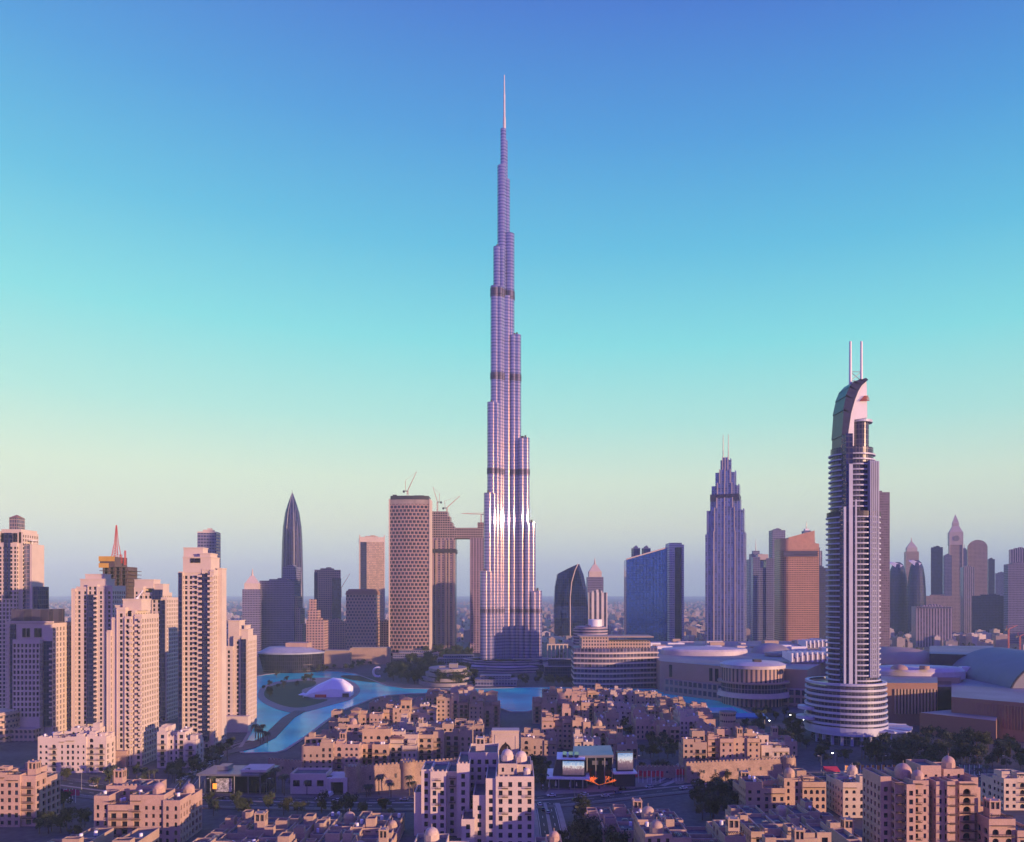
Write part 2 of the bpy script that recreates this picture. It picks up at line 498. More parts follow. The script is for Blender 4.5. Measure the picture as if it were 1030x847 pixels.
for poly in ([(556, 786), (640, 783), (668, 787), (655, 791), (600, 797), (548, 800)], [(676, 783), (705, 780), (706, 786), (680, 789)], [(700, 780), (760, 776), (765, 781), (705, 786)]):
    sheet('plaza_paving', [gp(*p) for p in poly], .2, mat('plaza_paving', (.22, .17, .17), var=.2))

m = bpy.data.materials.new('haze_air'); m.use_nodes = True
t = m.node_tree; t.nodes.clear()
o_ = t.nodes.new('ShaderNodeOutputMaterial'); v_ = t.nodes.new('ShaderNodeVolumePrincipled')
v_.inputs['Color'].default_value = (.62, .94, .92, 1); v_.inputs['Density'].default_value = 8e-5; v_.inputs['Anisotropy'].default_value = -0.22
t.links.new(v_.outputs[0], o_.inputs['Volume'])
b = MB(); b.box(-14000, 14000, -300, 22000, -3, 900)
tag(b.build('haze', m), 'thin lavender evening haze over the whole city', None, None, 'stuff')
# ------------------------------------------------------------------ the tallest tower
BURJ_D = 1130.0
BM = grid('steel_fin_cladding', (.19, .21, .40), (.08, .095, .26), fh=4.4, bw=40, rz=.55, ru=0, wr=.15, gr=.14, wm=.04, gm=.04, gvar=.3, aniso=.96, spec=.55, tint=(1, .62, .22), coat=1.0)
BAND = grid('louvre_cladding', (.10, .08, .15), (.05, .05, .10), fh=2.2, bw=40, rz=.5, ru=0, wr=.5, gr=.4, wm=.6, gm=.6)
SPIRE = mat('spire_steel', (.70, .60, .56), .45, .3)
br = thing('supertall_skyscraper', 'supertall stepped silver tower with a needle spire, the tallest in the city', 'skyscraper', gx(508, BURJ_D), BURJ_D)
def by(py): return hz(py, BURJ_D)
TIERS = [(R(225), [(39.9, 575, 8.5), (33, 498, 8.5), (26.7, 408, 8.5), (20.3, 292, 8.5), (15.5, 252, 8), (6.5, 169, 6.5), (3.5, 131, 4.2)]),
         (R(345), [(47.5, 594, 8.5), (38.6, 526, 8.5), (29.9, 441.5, 8.5), (17.5, 338, 8.5), (6.0, 236, 7.8), (1.2, 181, 6)]),
         (R(105), [(46, 610, 8.5), (37, 548, 8.5), (28, 470, 8.5), (19, 370, 8.5), (11, 270, 8), (3, 200, 6)])]
seq = 0
for ang, tiers in TIERS:
    c, q = cos(ang), sin(ang)
    for k, (d, py, r) in enumerate(tiers):
        z1 = by(py); seq += 1
        b = MB()
        cols = [(d, 0, r * .72, 0)]
        if d > 9: cols += [(d - r * .55, r * .62, r * .52, -.8), (d - r * .55, -r * .62, r * .52, -1.3)]
        if d <= 9: cols = [(d, 0, r, 0)]
        for e, f, rr, dz in cols:
            b.cyl(e * c - f * q, e * q + f * c, rr, -.5, z1 + dz - .05 * seq, 28)
        o = b.build('setback_tier', BM, br)
        if k < 5:
            b = MB()
            b.cyl(d * c, d * q, 1.3, z1 - 1, z1 + 3.5, 8); b.cyl((d - 4) * c, (d - 4) * q, 2.2, z1 - 3, z1 + 2.5, 10)
            b.build('roof_plant', DARKM, o)
        for p0, p1 in ((294, 303), (378, 385), (473, 479), (612, 616)):
            za, zb = by(p1), by(p0)
            if zb < z1 + 3 and d > 3:
                b = MB()
                for e, f, rr, dz in cols: b.cyl(e * c - f * q, e * q + f * c, rr + .25, za + dz * .03, zb + dz * .03 - seq * .02, 28)
                b.build('mechanical_band', BAND, o)
b = MB(); b.cyl(0, 0, 12, -.5, by(300), 24); b.cyl(0, 0, 8, by(300), by(240), 24); b.cyl(.5, 0, 5.4, by(240), by(181), 24); b.cyl(.5, 0, 3.4, by(181), by(142), 20)
b.build('core', BM, br)
b = MB(); b.cyl(-1, 0, 2.3, by(143), by(118), 14, r2=1.9); b.cyl(-1, 0, 1.5, by(118), by(95), 10, r2=1.25); b.cyl(-1, 0, 1.1, by(95), by(75.5), 8, r2=.6)
b.build('spire', SPIRE, br)
# podium pavilions at its foot
b = MB()
for a in range(9):
    th = R(190 + 20 * a)
    b.lathe([(24 - a % 2 * 3, -.5), (24 - a % 2 * 3, 7), (19, 9), (19, 15)], 44 * cos(th) + 3, 40 * sin(th) - 4, 20)
b.build('podium', grid('podium_glass', (.36, .30, .36), (.06, .06, .13), fh=3.6, bw=30, rz=.5, ru=0, gvar=.3), br)

# ------------------------------------------------------------------ plain and crowned towers of the skyline
def rootat(name, label, cat, x0, x1, d, rot=0, group=None):
    return thing(name, label, cat, gx((x0 + x1) / 2, d), d, rot, 0, group)
def tw(label, x0, x1, ytop, D, depth, m, rot=0.0, name='office_tower', cat='tower', crown='plant', group=None, cm=None):
    """box tower seen at photo columns x0..x1, top at ytop, D metres away; crown adds the parts on its roof"""
    rt = R(rot)
    Wd = (x1 - x0) * D / F
    w = (Wd - depth * abs(sin(rt))) / cos(rt)
    z1 = hz(ytop, D)
    r = rootat(name, label, cat, x0, x1, D + depth / 2, rt, group)
    r.location.x = gx((x0 + x1) / 2, D)
    a, d2 = w / 2, depth / 2
    cm = cm or m
    b = MB()
    if crown == 'plant':
        b.box(-a, a, -d2, d2, -.5, z1); b.build('shaft', m, r)
        b = MB()
        t = .5
        for q in ((-a, a, -d2, -d2 + t), (-a, a, d2 - t, d2), (-a, -a + t, -d2 + t, d2 - t), (a - t, a, -d2 + t, d2 - t)): b.box(*q, z1, z1 + 1.6)
        b.box(-a * .55, a * .5, -d2 * .5, d2 * .5, z1, z1 + 4.5); b.box(-a * .1, a * .3, -d2 * .3, d2 * .3, z1 + 4.5, z1 + 6.5)
        b.build('plant_room', cm, r)
    elif crown == 'pyramid':
        h = z1; zs = h - w * 1.15
        b.box(-a, a, -d2, d2, -.5, zs); b.build('shaft', m, r)
        b = MB()
        b.prism([(-a * .8, -d2 * .8), (a * .8, -d2 * .8), (a * .8, d2 * .8), (-a * .8, d2 * .8)], zs, zs + w * .35)
        b.prism([(-a * .75, -d2 * .75), (a * .75, -d2 * .75), (a * .75, d2 * .75), (-a * .75, d2 * .75)], zs + w * .35, zs + w * .8, top=[(-a * .2, -d2 * .2), (a * .2, -d2 * .2), (a * .2, d2 * .2), (-a * .2, d2 * .2)])
        b.build('pyramid_roof', cm, r)
        b = MB(); b.cyl(0, 0, a * .14, zs + w * .8, h + 2, 8, r2=a * .03); b.build('spire', cm, r)
    elif crown == 'slant':
        zl = z1 - w * .5
        b.loft([[(-a, -d2, -.5), (a, -d2, -.5), (a, d2, -.5), (-a, d2, -.5)], [(-a, -d2, zl), (a, -d2, z1), (a, d2, z1), (-a, d2, zl)]]); b.build('shaft', m, r)
        b = MB(); b.cyl(a * .6, 0, .7, z1 - 4, z1 + 14, 6, r2=.3); b.build('mast', GREYM, r)
    elif crown == 'mast':
        b.box(-a, a, -d2, d2, -.5, z1 - w * .6); b.box(-a * .7, a * .7, -d2 * .7, d2 * .7, z1 - w * .6, z1 - w * .25); b.build('shaft', m, r)
        b = MB(); b.box(-a * .4, a * .4, -d2 * .4, d2 * .4, z1 - w * .25, z1 - w * .05); b.build('plant_room', cm, r)
        b = MB(); b.cyl(0, 0, 1.2, z1 - w * .05, z1 + w * .7, 6, r2=.3); b.build('mast', GREYM, r)
    elif crown == 'barrel':
        zs = z1 - w * .45
        b.box(-a, a, -d2, d2, -.5, zs); b.build('shaft', m, r)
        b = MB(); pr = [(a * cos(pi * k / 14), zs + w * .45 * sin(pi * k / 14)) for k in range(15)]
        b.loft([[(x, -d2, z) for x, z in pr], [(x, d2, z) for x, z in pr]], 0, False); b.build('barrel_roof', cm, r)
    elif crown == 'drum':
        b.cyl(0, 0, a, -.5, z1, 32); b.build('shaft', m, r)
        b = MB(); b.cyl(0, 0, a * .9, z1, z1 + 3, 28); b.cyl(0, 0, a * .3, z1 + 3, z1 + 5, 14); b.build('roof_rim', cm, r)
    return r, a, d2, z1

G_BEIGE = grid('beige_facade', (.46, .34, .28), (.05, .05, .09), 3.8, 3.2, .45, .42)
G_PINK = grid('pink_facade', (.46, .30, .25), (.06, .05, .10), 3.8, 4.2, .42, .40)
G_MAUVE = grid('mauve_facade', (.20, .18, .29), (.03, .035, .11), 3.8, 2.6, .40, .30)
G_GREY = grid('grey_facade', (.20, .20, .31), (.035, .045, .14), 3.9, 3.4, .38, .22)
G_DARK = grid('dark_glass_facade', (.035, .038, .10), (.02, .03, .12), 4.0, 3.0, .22, .15, wr=.4, gm=.4, spec=.35)
G_BLUE = grid('blue_glass_facade', (.02, .05, .18), (.03, .12, .46), 4.0, 3.4, .10, .14, wr=.15, gr=.08, wm=.6, gm=.75, gvar=.35)
G_FIN = grid('vertical_fin_facade', (.42, .37, .42), (.06, .06, .13), 3.8, 4.4, 0, .38, wr=.5)
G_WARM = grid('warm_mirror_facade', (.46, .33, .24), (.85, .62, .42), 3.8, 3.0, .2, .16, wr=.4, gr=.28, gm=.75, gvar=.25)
G_RED = grid('red_granite_facade', (.46, .24, .17), (.10, .055, .07), 3.7, 2.9, .46, .3, wr=.5)
G_WHITEF = grid('white_fin_facade', (.62, .56, .55), (.06, .06, .12), 3.8, 8.0, 0, .5, wr=.5)

# left middle distance
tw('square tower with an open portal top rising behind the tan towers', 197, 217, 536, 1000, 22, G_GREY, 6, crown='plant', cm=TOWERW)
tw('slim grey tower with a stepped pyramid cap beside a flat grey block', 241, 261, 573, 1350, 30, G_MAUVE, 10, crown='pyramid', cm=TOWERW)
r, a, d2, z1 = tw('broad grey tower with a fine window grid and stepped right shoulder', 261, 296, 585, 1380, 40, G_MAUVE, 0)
for k, (x, y) in enumerate(((1, 600), (1, 612), (1, 628))):
    b = MB(); b.box(a + .1 + k * 4.5, a + 4.4 + k * 4.5, -d2 * .8, d2 * .8, -.5, hz(y, 1380)); b.build('side_wing', G_BEIGE, r)
# pointed twin-curve tower
D = 1600.0
r = rootat('pointed_tower', 'dark tower with curving sides that close to a sharp point', 'skyscraper', 283, 305, D)
b = MB()
prof = [(640, 11.2), (600, 11), (570, 10.6), (545, 10), (530, 9.2), (516, 7.2), (508, 4.8), (501, 2.4), (496, .6)]
b.loft([[(hw * 2 * 1.0 * cx_, hw * 2 * .8 * cy_, hz(py, D)) for cx_, cy_ in [(cos(2 * pi * (j + .5) / 12), sin(2 * pi * (j + .5) / 12)) for j in range(12)]] for py, hw in prof])
b.build('shaft', grid('dark_fin_glass', (.08, .07, .17), (.02, .025, .10), 4, 4.5, 0, .3, wr=.4), r)
for sx in (-1, 1):
    b = MB()
    for (p0, h0), (p1, h1) in zip(prof[:-1], prof[1:]): b.tube((sx * h0 * .75, -h0 * 1.6, hz(p0, D)), (sx * h1 * .75, -h1 * 1.6, hz(p1, D)), .7, 6)
    b.build('edge_rib', GREYM, r)
b = MB(); b.cyl(0, 0, .8, hz(498, D), hz(493, D), 6, r2=.2); b.build('spire', GREYM, r)
tw('pale narrow tower standing right in front of the pointed dark tower', 284, 299, 571, 1420, 24, G_GREY, -8)
r, a, d2, z1 = tw('two-tone tower with a tan slab and a green glass half', 313, 342, 574, 1450, 30, G_BEIGE, 14)
b = MB(); b.box(a * .35, a + .8, -d2 - .8, d2 * .6, -.5, z1 - 14); b.build('glass_bay', grid('green_glass_facade', (.10, .13, .15), (.06, .10, .13), 4, 3, .15, .12, gr=.08), r)
b = MB(); b.box(-a - .6, -a + 5, -d2 - .6, d2 * .8, -.5, z1 - 3); b.build('corner_bay', G_DARK, r)
r, a, d2, z1 = tw('low stepped pink block in front of the two-tone tower', 308, 326, 625, 1150, 26, G_PINK, 0, name='apartment_tower')
b = MB(); b.box(-a * .9, a * .2, -d2 * .7, d2 * .7, z1 + 1.7, z1 + 16); b.box(-a * .8, -a * .2, -d2 * .5, d2 * .5, z1 + 16, z1 + 32); b.build('upper_step', G_PINK, r)
r, a, d2, z1 = tw('tall mirror glass tower glowing gold with a dark left flank', 358, 386, 541, 1700, 40, G_WARM, 14)
for sx in (-1, 1):
    b = MB(); b.box(sx * (a + .4) - 1, sx * (a + .4) + 1, -d2 - .4, -d2 + 2, -.5, z1 + 6); b.build('corner_pier', TOWERW, r)
b = MB(); b.box(-a - .3, a + .3, -d2 - .3, d2 + .3, z1 - 9, z1 + 1.8); b.build('crown_band', TOWERW, r)
b = MB(); b.box(-a + 1, -a * .45, -d2 - .6, -d2 + 1, -.5, z1 - 9.2); b.build('glass_bay', G_DARK, r)  # dark strip on the front, stands in for the shaded left flank
r, a, d2, z1 = tw('squat lattice clad hotel block with a flared dark cap', 348, 378, 598, 1300, 40, grid('lattice_facade', (.42, .29, .23), (.04, .04, .08), 5.2, 5.2, .42, .42, stag=True), 0, crown='none', name='hotel_block', cat='hotel')
b = MB(); b.box(-a, a, -d2, d2, -.5, z1); b.build('shaft', bpy.data.materials['lattice_facade'], r)
b = MB(); q = lambda k: [(-a * k, -d2 * k), (a * k, -d2 * k), (a * k, d2 * k), (-a * k, d2 * k)]
b.prism(q(1.04), z1 - .2, z1 + 6, top=q(.98)); b.prism(q(.92), z1 + 6, z1 + 9, top=q(.85)); b.build('cap', TILE, r)
for k, (x0, x1, yt) in enumerate(((326, 348, 626), (378, 394, 627))):
    r, a, d2, z1 = tw(('long low pink block between the stepped block and the lattice hotel', 'short low pink block between the lattice hotel and the honeycomb tower')[k], x0, x1, yt, 1350, 20, G_PINK, 0, name='apartment_block', cat='apartments')

# honeycomb tower and the bridge-linked pair under construction
D = 1330.0
HON = grid('honeycomb_facade', (.38, .25, .22), (.025, .022, .06), 6.2, 6.4, .30, .27, stag=True, wr=.5)
r = rootat('lattice_tower', 'wide unfinished tower clad in a honeycomb of dark openings', 'tower', 393, 433, D + 22)
w = 40 * D / F / 2; z1 = hz(503, D)
b = MB()
pts = [(-w, 20), (-w, -14)] + [(-w + (w * 2) * k / 12, -14 - 5 * sin(pi * k / 12)) for k in range(1, 12)] + [(w, -14), (w, 20)]
b.prism(pts[::-1], -.5, z1); b.build('shaft', HON, r)
for x in (-w - .6, w + .6):
    b = MB(); b.box(x - 1, x + 1, -15.5, 20.5, -.5, z1 + 3); b.build('corner_pier', TOWERW, r)
b = MB(); b.prism([(x * 1.02, y * 1.02) for x, y in pts[::-1]], z1 - 6, z1 + 1.5); b.build('crown_band', CONC, r)
b = MB(); b.prism([(x * .97, y * .95) for x, y in pts[::-1]], z1 + 2, z1 + 8); b.box(-w * .9, -w * .7, -5, 5, z1 + 8, z1 + 11); b.box(w * .2, w * .7, -5, 5, z1 + 8, z1 + 10); b.build('roof_works', DARKM, r)
FRAME = grid('open_floor_frame', (.34, .25, .24), (.035, .03, .06), 4.2, 4.2, .36, .25, wr=.8)
D = 1420.0
r = rootat('twin_towers', 'pair of unfinished towers joined high up by a bridge of floors', 'towers', 434, 487, D + 25)
X = lambda px: gx(px, D) - gx(460.5, D)
Z = lambda py: hz(py, D)
b = MB(); b.box(X(434), X(458.5), -20, 20, -.5, Z(541)); b.build('left_shaft', grid('scaffold_glass', (.36, .25, .27), (.10, .08, .14), 4.2, 7, .2, .45, wr=.6), r)
b = MB(); b.box(X(434.5), X(451), -19, 19, Z(541), Z(514)); b.build('upper_frame', FRAME, r)
b = MB()
for k, (x, y) in enumerate(((453.5, 519), (456, 525), (458, 529), (460, 533))): b.box(X(451 if k == 0 else (453.5, 456, 458)[k - 1]), X(x), -18, 18, Z(541), Z(y))
b.build('stepped_frame', FRAME, r)
b = MB(); b.box(X(458.5), X(487), -16, 16, Z(541), Z(530.5)); b.build('sky_bridge', FRAME, r)
b = MB(); b.box(X(473.5), X(490), -20.5, 20, -.5, Z(541)); b.build('right_shaft', grid('scaffold_panel', (.30, .21, .26), (.07, .06, .12), 4.2, 5, .25, .4), r)
b = MB(); b.box(X(481), X(490), -15, 15, Z(530.5), Z(525)); b.build('right_head', FRAME, r)
for px in (439, 449.5, 452.5, 457.5):
    b = MB(); b.box(X(px) - 1.1, X(px) + 1.1, -21.4, -20.2, 10, Z(543)); b.build('hoist_mast', mat('galvanised_strip', (.62, .48, .34), .35, .5) if px == 439 else bpy.data.materials['galvanised_strip'], r)
b = MB(); b.box(X(434) - .8, X(459) + .8, -21.8, 20.5, Z(556), Z(552)); b.build('scaffold_belt', DARKM, r)

def crane(label, px, D, ybase, ytop, xtip, ytip, col=REDP):
    """luffing tower crane standing on a roof"""
    r = thing('tower_crane', label, 'crane', gx(px, D), D, 0, hz(ybase, D), 'cranes on the unfinished towers')
    h = hz(ytop, D) - hz(ybase, D)
    b = MB()
    for sx in (-1, 1):
        for sy in (-1, 1): b.tube((sx * .9, sy * .9, -2), (sx * .9, sy * .9, h), .28, 4)
    n = max(2, int(h / 2.5))
    for k in range(n): b.tube((-.9, -.9, h * k / n), (.9, -.9, h * (k + 1) / n), .18, 4); b.tube((.9, .9, h * k / n), (-.9, .9, h * (k + 1) / n), .18, 4)
    b.build('mast', col, r)
    tx, tz = (xtip - px) * D / F, hz(ytip, D) - hz(ybase, D)
    b = MB()
    for off in (-.7, .7): b.tube((0, off, h), (tx, off * .3, tz), .32, 4)
    b.tube((0, 0, h + 1.4), (tx, 0, tz), .3, 4)
    b.build('jib', col, r)
    sg = -1 if tx > 0 else 1
    b = MB(); b.box(min(0, sg * 7), max(0, sg * 7), -1, 1, h - .6, h + .6); b.box(min(sg * 5, sg * 8), max(sg * 5, sg * 8), -1.2, 1.2, h - 2.5, h + 1); b.build('counterweight', DARKM, r)
    b = MB(); b.tube((sg * 3, 0, h), (sg * 4, 0, h + abs(tz - h) * .45 + 3), .35, 4); b.tube((sg * 4, 0, h + abs(tz - h) * .45 + 3), (tx, 0, tz), .14, 4); b.build('stay', col, r)
    return r
crane('red luffing crane on the roof of the honeycomb tower', 410, 1345, 497, 494, 419, 474.5)
crane('luffing crane with a near upright jib on the left bridge tower', 440, 1430, 515, 505, 435.5, 490)
crane('luffing crane leaning right over the sky bridge', 449.5, 1430, 516, 511, 462.5, 499)
crane('level jib crane on the head of the right bridge tower', 484, 1430, 526, 517.5, 464, 516.5)
crane('pink crane jib seen between the two-tone tower and the gold tower', 343, 1800, 600, 592, 352, 577)

# right of the tall tower
D = 1250.0
r = rootat('curved_glass_building', 'dark glass building shaped like a curved blade with a sloping top', 'office building', 557, 592, D + 20)
X = lambda px: gx(px, D) - gx(574.5, D)
fr = [(557.5, 640), (557, 610), (558, 590), (560.5, 577), (571, 571.5), (580, 567.5), (582.5, 567), (587, 578), (590, 592), (591.5, 610), (591.5, 640)]
b = MB(); ed = 6
L1 = [(X(x), hz(y, D)) for x, y in fr]
b.loft([[(x, -12 + 10 * abs(x - X(573)) / 28, z) for x, z in L1], [(x, 22, z - (6 if 3 < i < 7 else 0)) for i, (x, z) in enumerate(L1)]])
b.build('shaft', grid('smoked_glass_facade', (.02, .022, .07), (.015, .045, .20), 4.2, 3.4, .10, .08, wr=.5, gr=.06, gm=.7, spec=.3), r)
b = MB(); sp = [(573, 640), (573, 600), (574.5, 585), (578, 573), (581, 567)]
for (xa, ya), (xb, yb) in zip(sp[:-1], sp[1:]): b.tube((X(xa), -13, hz(ya, D)), (X(xb), -13 + 2, hz(yb, D)), .8, 6)
b.build('edge_rib', TOWERW, r)
b = MB()
for k in range(6): b.box(X(549) + k * 6.2, X(549) + k * 6.2 + 1.6, -30, -26, -.5, 26)
b.box(X(549), X(549) + 33, -31, -25, 26, 28); b.build('colonnade', TOWERW, r)
tw('domed grey tower rising behind the dark blade building', 591, 607, 562, 1750, 30, G_MAUVE, 0, crown='pyramid', cm=TOWERW)
r, a, d2, z1 = tw('small pale office block with bold white vertical fins', 592, 611, 597, 1300, 24, G_WHITEF, 0)
r, a, d2, z1 = tw('round striped tower block with a bright drum on its roof', 578, 613, 633, 1020, 40, grid('striped_floor_facade', (.34, .28, .33), (.05, .05, .10), 3.8, 30, .5, 0, cyl=1), 0, crown='drum', name='hotel_block', cat='hotel')
b = MB(); b.cyl(6, 0, 9, z1 + 3, z1 + 12, 20); b.build('roof_drum', WHITE, r)
D = 1350.0
r = rootat('blue_glass_tower', 'broad blue mirror glass slab with a sloping roofline', 'office building', 628, 671, D + 20)
X = lambda px: gx(px, D) - gx(649.5, D)
b = MB()
b.loft([[(X(628), -20, -.5), (X(670), -14, -.5), (X(671.5), 20, -.5), (X(629), 20, -.5)], [(X(628), -20, hz(563, D)), (X(670), -14, hz(551, D)), (X(671.5), 20, hz(551, D)), (X(629), 20, hz(563, D))]])
b.build('shaft', G_BLUE, r)
b = MB()
for k in range(13):
    px = 628.4 + k * 3.4
    f = (px - 628) / 42
    b.box(X(px) - .2, X(px) + .2, -20.8 + 6 * f, -19.9 + 6 * f, 4, hz(563 - 12 * f, D) - 2)
b.build('mullion', G_BLUE, r)
b = MB(); b.tube((X(628), -20, hz(562.5, D)), (X(670), -14, hz(550.5, D)), 1.2, 6); b.build('roof_edge', TOWERW, r)
D = 1400.0
r = rootat('portal_tower', 'pale framed tower with a tall rounded recess of dark glass', 'office building', 671, 686, D + 18)
hw = 7.4 * D / F; z1 = hz(546, D)
b = MB(); b.box(-hw, -hw * .25, -18, 18, -.5, z1); b.box(hw * .7, hw, -18, 18, -.5, z1 - 3); b.box(-hw * .25, hw * .7, -18, 18, z1 - 8, z1); b.build('frame', grid('pale_panel_facade', (.62, .60, .64), (.20, .22, .34), 4, 3.2, .6, .3), r)
b = MB(); b.box(-hw * .25, hw * .7, -15, 17, -.5, z1 - 8); b.build('shaft', G_DARK, r)
for x in (640, 650.5):
    tw(('small twin turret behind the blue slab, the left one', 'small twin turret behind the blue slab, the right one')[x > 645], x - 4, x + 4, 552, 1500, 14, G_MAUVE, 10, crown='plant', cm=TOWERW, name='turret_tower')

# stepped art-deco tower with twin masts
D = 1300.0
r = rootat('stepped_tower', 'tall grey tower stepping back to twin masts, its right edge in sun', 'skyscraper', 708, 752, D + 26, R(-20))
FIN2 = grid('stone_fin_facade', (.23, .25, .40), (.12, .17, .38), 3.9, 5.2, .12, .34, wr=.45, gm=.6)
X = lambda w: w * D / F / 2
for k, (w, yt, dp) in enumerate(((44, 537, 24), (41, 513, 23), (33, 503, 21), (30, 488, 20), (22, 474, 15), (11, 461, 9))):
    b = MB(); a = X(w) * .86; y0 = (640, 537, 513, 503, 488, 474)[k]
    z0 = -.5 if k == 0 else hz(y0, D); z1 = hz(yt, D)
    b.box(-a, a, -dp, dp, z0, z1)
    o = b.build('setback_tier', FIN2, r)
    b = MB(); b.box(-a * .55, a * .55, -dp - 1.6, -dp, z0, z1 + 4); b.box(a, a + 1.6, -dp * .6, dp * .6, z0, z1 + 3); b.build('centre_bay', FIN2, o)
    for sx in (-1, 0, 1):
        b = MB(); b.box(sx * a * .55 - .7, sx * a * .55 + .7, -dp - 2.4, -dp - 1.61, z0, z1 + 5); b.build('pier', TOWERW, o)
b = MB(); b.box(-X(30) * .95, X(30) * .95, -22.5, 21, hz(503.5, D), hz(496.5, D)); b.build('mechanical_band', BAND, r)
for px in (-2.6, 2.6):
    b = MB(); b.cyl(px * D / F, 0, 1.0, hz(462, D), hz(434, D), 8, r2=.5); b.build('mast', GREYM, r)

# cluster around the red tower
tw('hazy pale tower peeping out above the grey notched tower', 754, 770, 553, 2000, 30, G_GREY, 0, crown='mast')
r, a, d2, z1 = tw('grey tower with a keyhole notch in its top', 758, 781, 560, 1600, 40, G_FIN, -10, crown='none')
b = MB(); b.box(-a, -a * .3, -d2, d2, -.5, z1); b.box(a * .3, a, -d2, d2, -.5, z1 - 3); b.box(-a * .3, a * .3, -d2 + 3, d2, -.5, z1 - 22); b.build('shaft', G_GREY, r)
b = MB(); b.box(-a * .5, a * .5, -d2 + .5, d2 - .5, z1 - 6, z1 + 5); b.build('crown_band', TOWERW, r)
D = 1400.0
r = rootat('red_tower', 'copper red tower with a rounded left corner and curved crown', 'tower', 782, 820, D + 24, R(-4))
w = 37 * D / F / 2; z1 = hz(553, D)
pts = [(w, -24), (w, 24), (-w, 24), (-w, -10)] + [(-w + 14 - 14 * cos(R(90) * k / 8), -10 - 14 * sin(R(90) * k / 8)) for k in range(1, 9)]
b = MB(); b.prism(pts, -.5, z1); b.build('shaft', G_RED, r)
redc = mat('red_granite', (.50, .27, .19), .5)
b = MB(); n = len(pts)
b.loft([[(x, y, z1) for x, y in pts], [(x, y, hz(541 + 6 * (x + w) / (2 * w), D)) for x, y in pts]]); b.build('crown', redc, r)
b = MB(); b.box(-w * .9, w * .9, -26, -25, z1 - 12, z1 - 2); b.build('louvre_band', BAND, r)
b = MB(); b.loft([[(-w * .5, -10, hz(543, D)), (w * .9, -10, hz(546, D)), (w * .9, 20, hz(546, D)), (-w * .5, 20, hz(543, D))], [(-w * .5, -10, hz(540, D)), (w * .9, -10, hz(533, D)), (w * .9, 20, hz(533, D)), (-w * .5, 20, hz(540, D))]]); b.build('roof_fin', redc, r)
tw('slim dark glass tower at the left shoulder of the red tower', 777, 790, 534, 1650, 24, G_GREY, 0)
tw('slim white tower with a sail fin and mast behind the red tower', 808, 818, 531, 1700, 22, G_GREY, 0, crown='mast', cm=WHITE)
tw('white needle topped tower right of the red tower', 817, 827, 548, 1900, 26, G_FIN, 0, crown='mast', cm=WHITE)
tw('dark blocky tower between the red tower and the balcony tower', 819, 834, 572, 1500, 30, G_DARK, 0)
tw('pale slab hidden mostly by the dark blocky tower', 812, 824, 560, 2100, 30, G_BEIGE, 0)
r, a, d2, z1 = tw('tall flat mauve slab standing close behind the balcony tower', 872, 895, 496, 1250, 26, grid('mauve_panel_facade', (.15, .11, .16), (.10, .08, .13), 4, 3, .4, .3), 0)

# far right skyline
SK = [
 ('far dark tower with a swelling dome shape, left of a matching one', 893, 913, 565, 2100, 'bullet'),
 ('far dark tower with a swelling dome shape, right of a matching one', 913, 931, 563, 2050, 'bullet'),
 ('thin far tower topped with a rose tipped cap behind the domed pair', 912, 926, 541, 2700, 'pyramid'),
 ('plain flat topped mauve tower left of the clock tower', 938, 952, 551, 2300, 'plant'),
 ('narrow pale tower tucked against the clock tower', 951, 961, 559, 2200, 'plant'),
 ('dim tower filling the gap right of the clock tower', 968, 978, 551, 2500, 'mast'),
 ('lower striped tower in front of the gap right of the clock tower', 970, 983, 571, 2000, 'plant'),
 ('tall pale tower with a rounded shoulder right of the clock tower', 976, 996, 543, 2300, 'barrel'),
 ('mid height grey tower with a sunlit right side beyond the rounded one', 995, 1004, 563, 2400, 'plant'),
 ('short grey tower at the right of the sunlit grey one', 1003, 1016, 577, 2600, 'plant'),
 ('dark slab tower with stepped shoulders at the right edge', 1016, 1040, 568, 1700, 'plant'),
 ('darker upper slab rising from behind the right edge slab', 1019, 1040, 553, 1800, 'plant'),
 ('broad hazy mauve block below the clock tower', 930, 972, 600, 2200, 'plant'),
 ('wide low dark glass block right of the striped office block', 983, 1017, 600, 1900, 'plant'),
]
for k, (lb, x0, x1, yt, D, cr) in enumerate(SK):
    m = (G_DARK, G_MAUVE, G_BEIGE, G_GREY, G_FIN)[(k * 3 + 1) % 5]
    if cr == 'bullet':
        r = rootat('domed_tower', lb, 'tower', x0, x1, D + 20)
        w = (x1 - x0) * D / F / 2; zt = hz(yt, D)
        b = MB()
        prof = [(1, 0), (1, .45), (.97, .62), (.88, .78), (.72, .9), (.5, .97), (.22, 1)]
        b.lathe([(w * q, -.5 + zt * h) for q, h in prof], n=20, smooth=False, sy=.8); b.build('shaft', G_DARK, r)
        b = MB(); b.loft([[(-w * .2, -w * .5, zt * .9), (w * .3, -w * .5, zt * .95), (w * .2, w * .3, zt * .97), (-w * .2, w * .3, zt * .95)], [(-w * .9, -w * .1, zt * .98), (-w * .5, -w * .2, zt), (-w * .4, w * .1, zt), (-w * .8, w * .2, zt)]]); b.build('crown_fin', WHITE, r)
        continue
    tw(lb, x0, x1, yt, D, 30, m, (-22, -30, -16, -26)[k % 4], crown=cr, cm=TOWERW if cr == 'pyramid' else None)
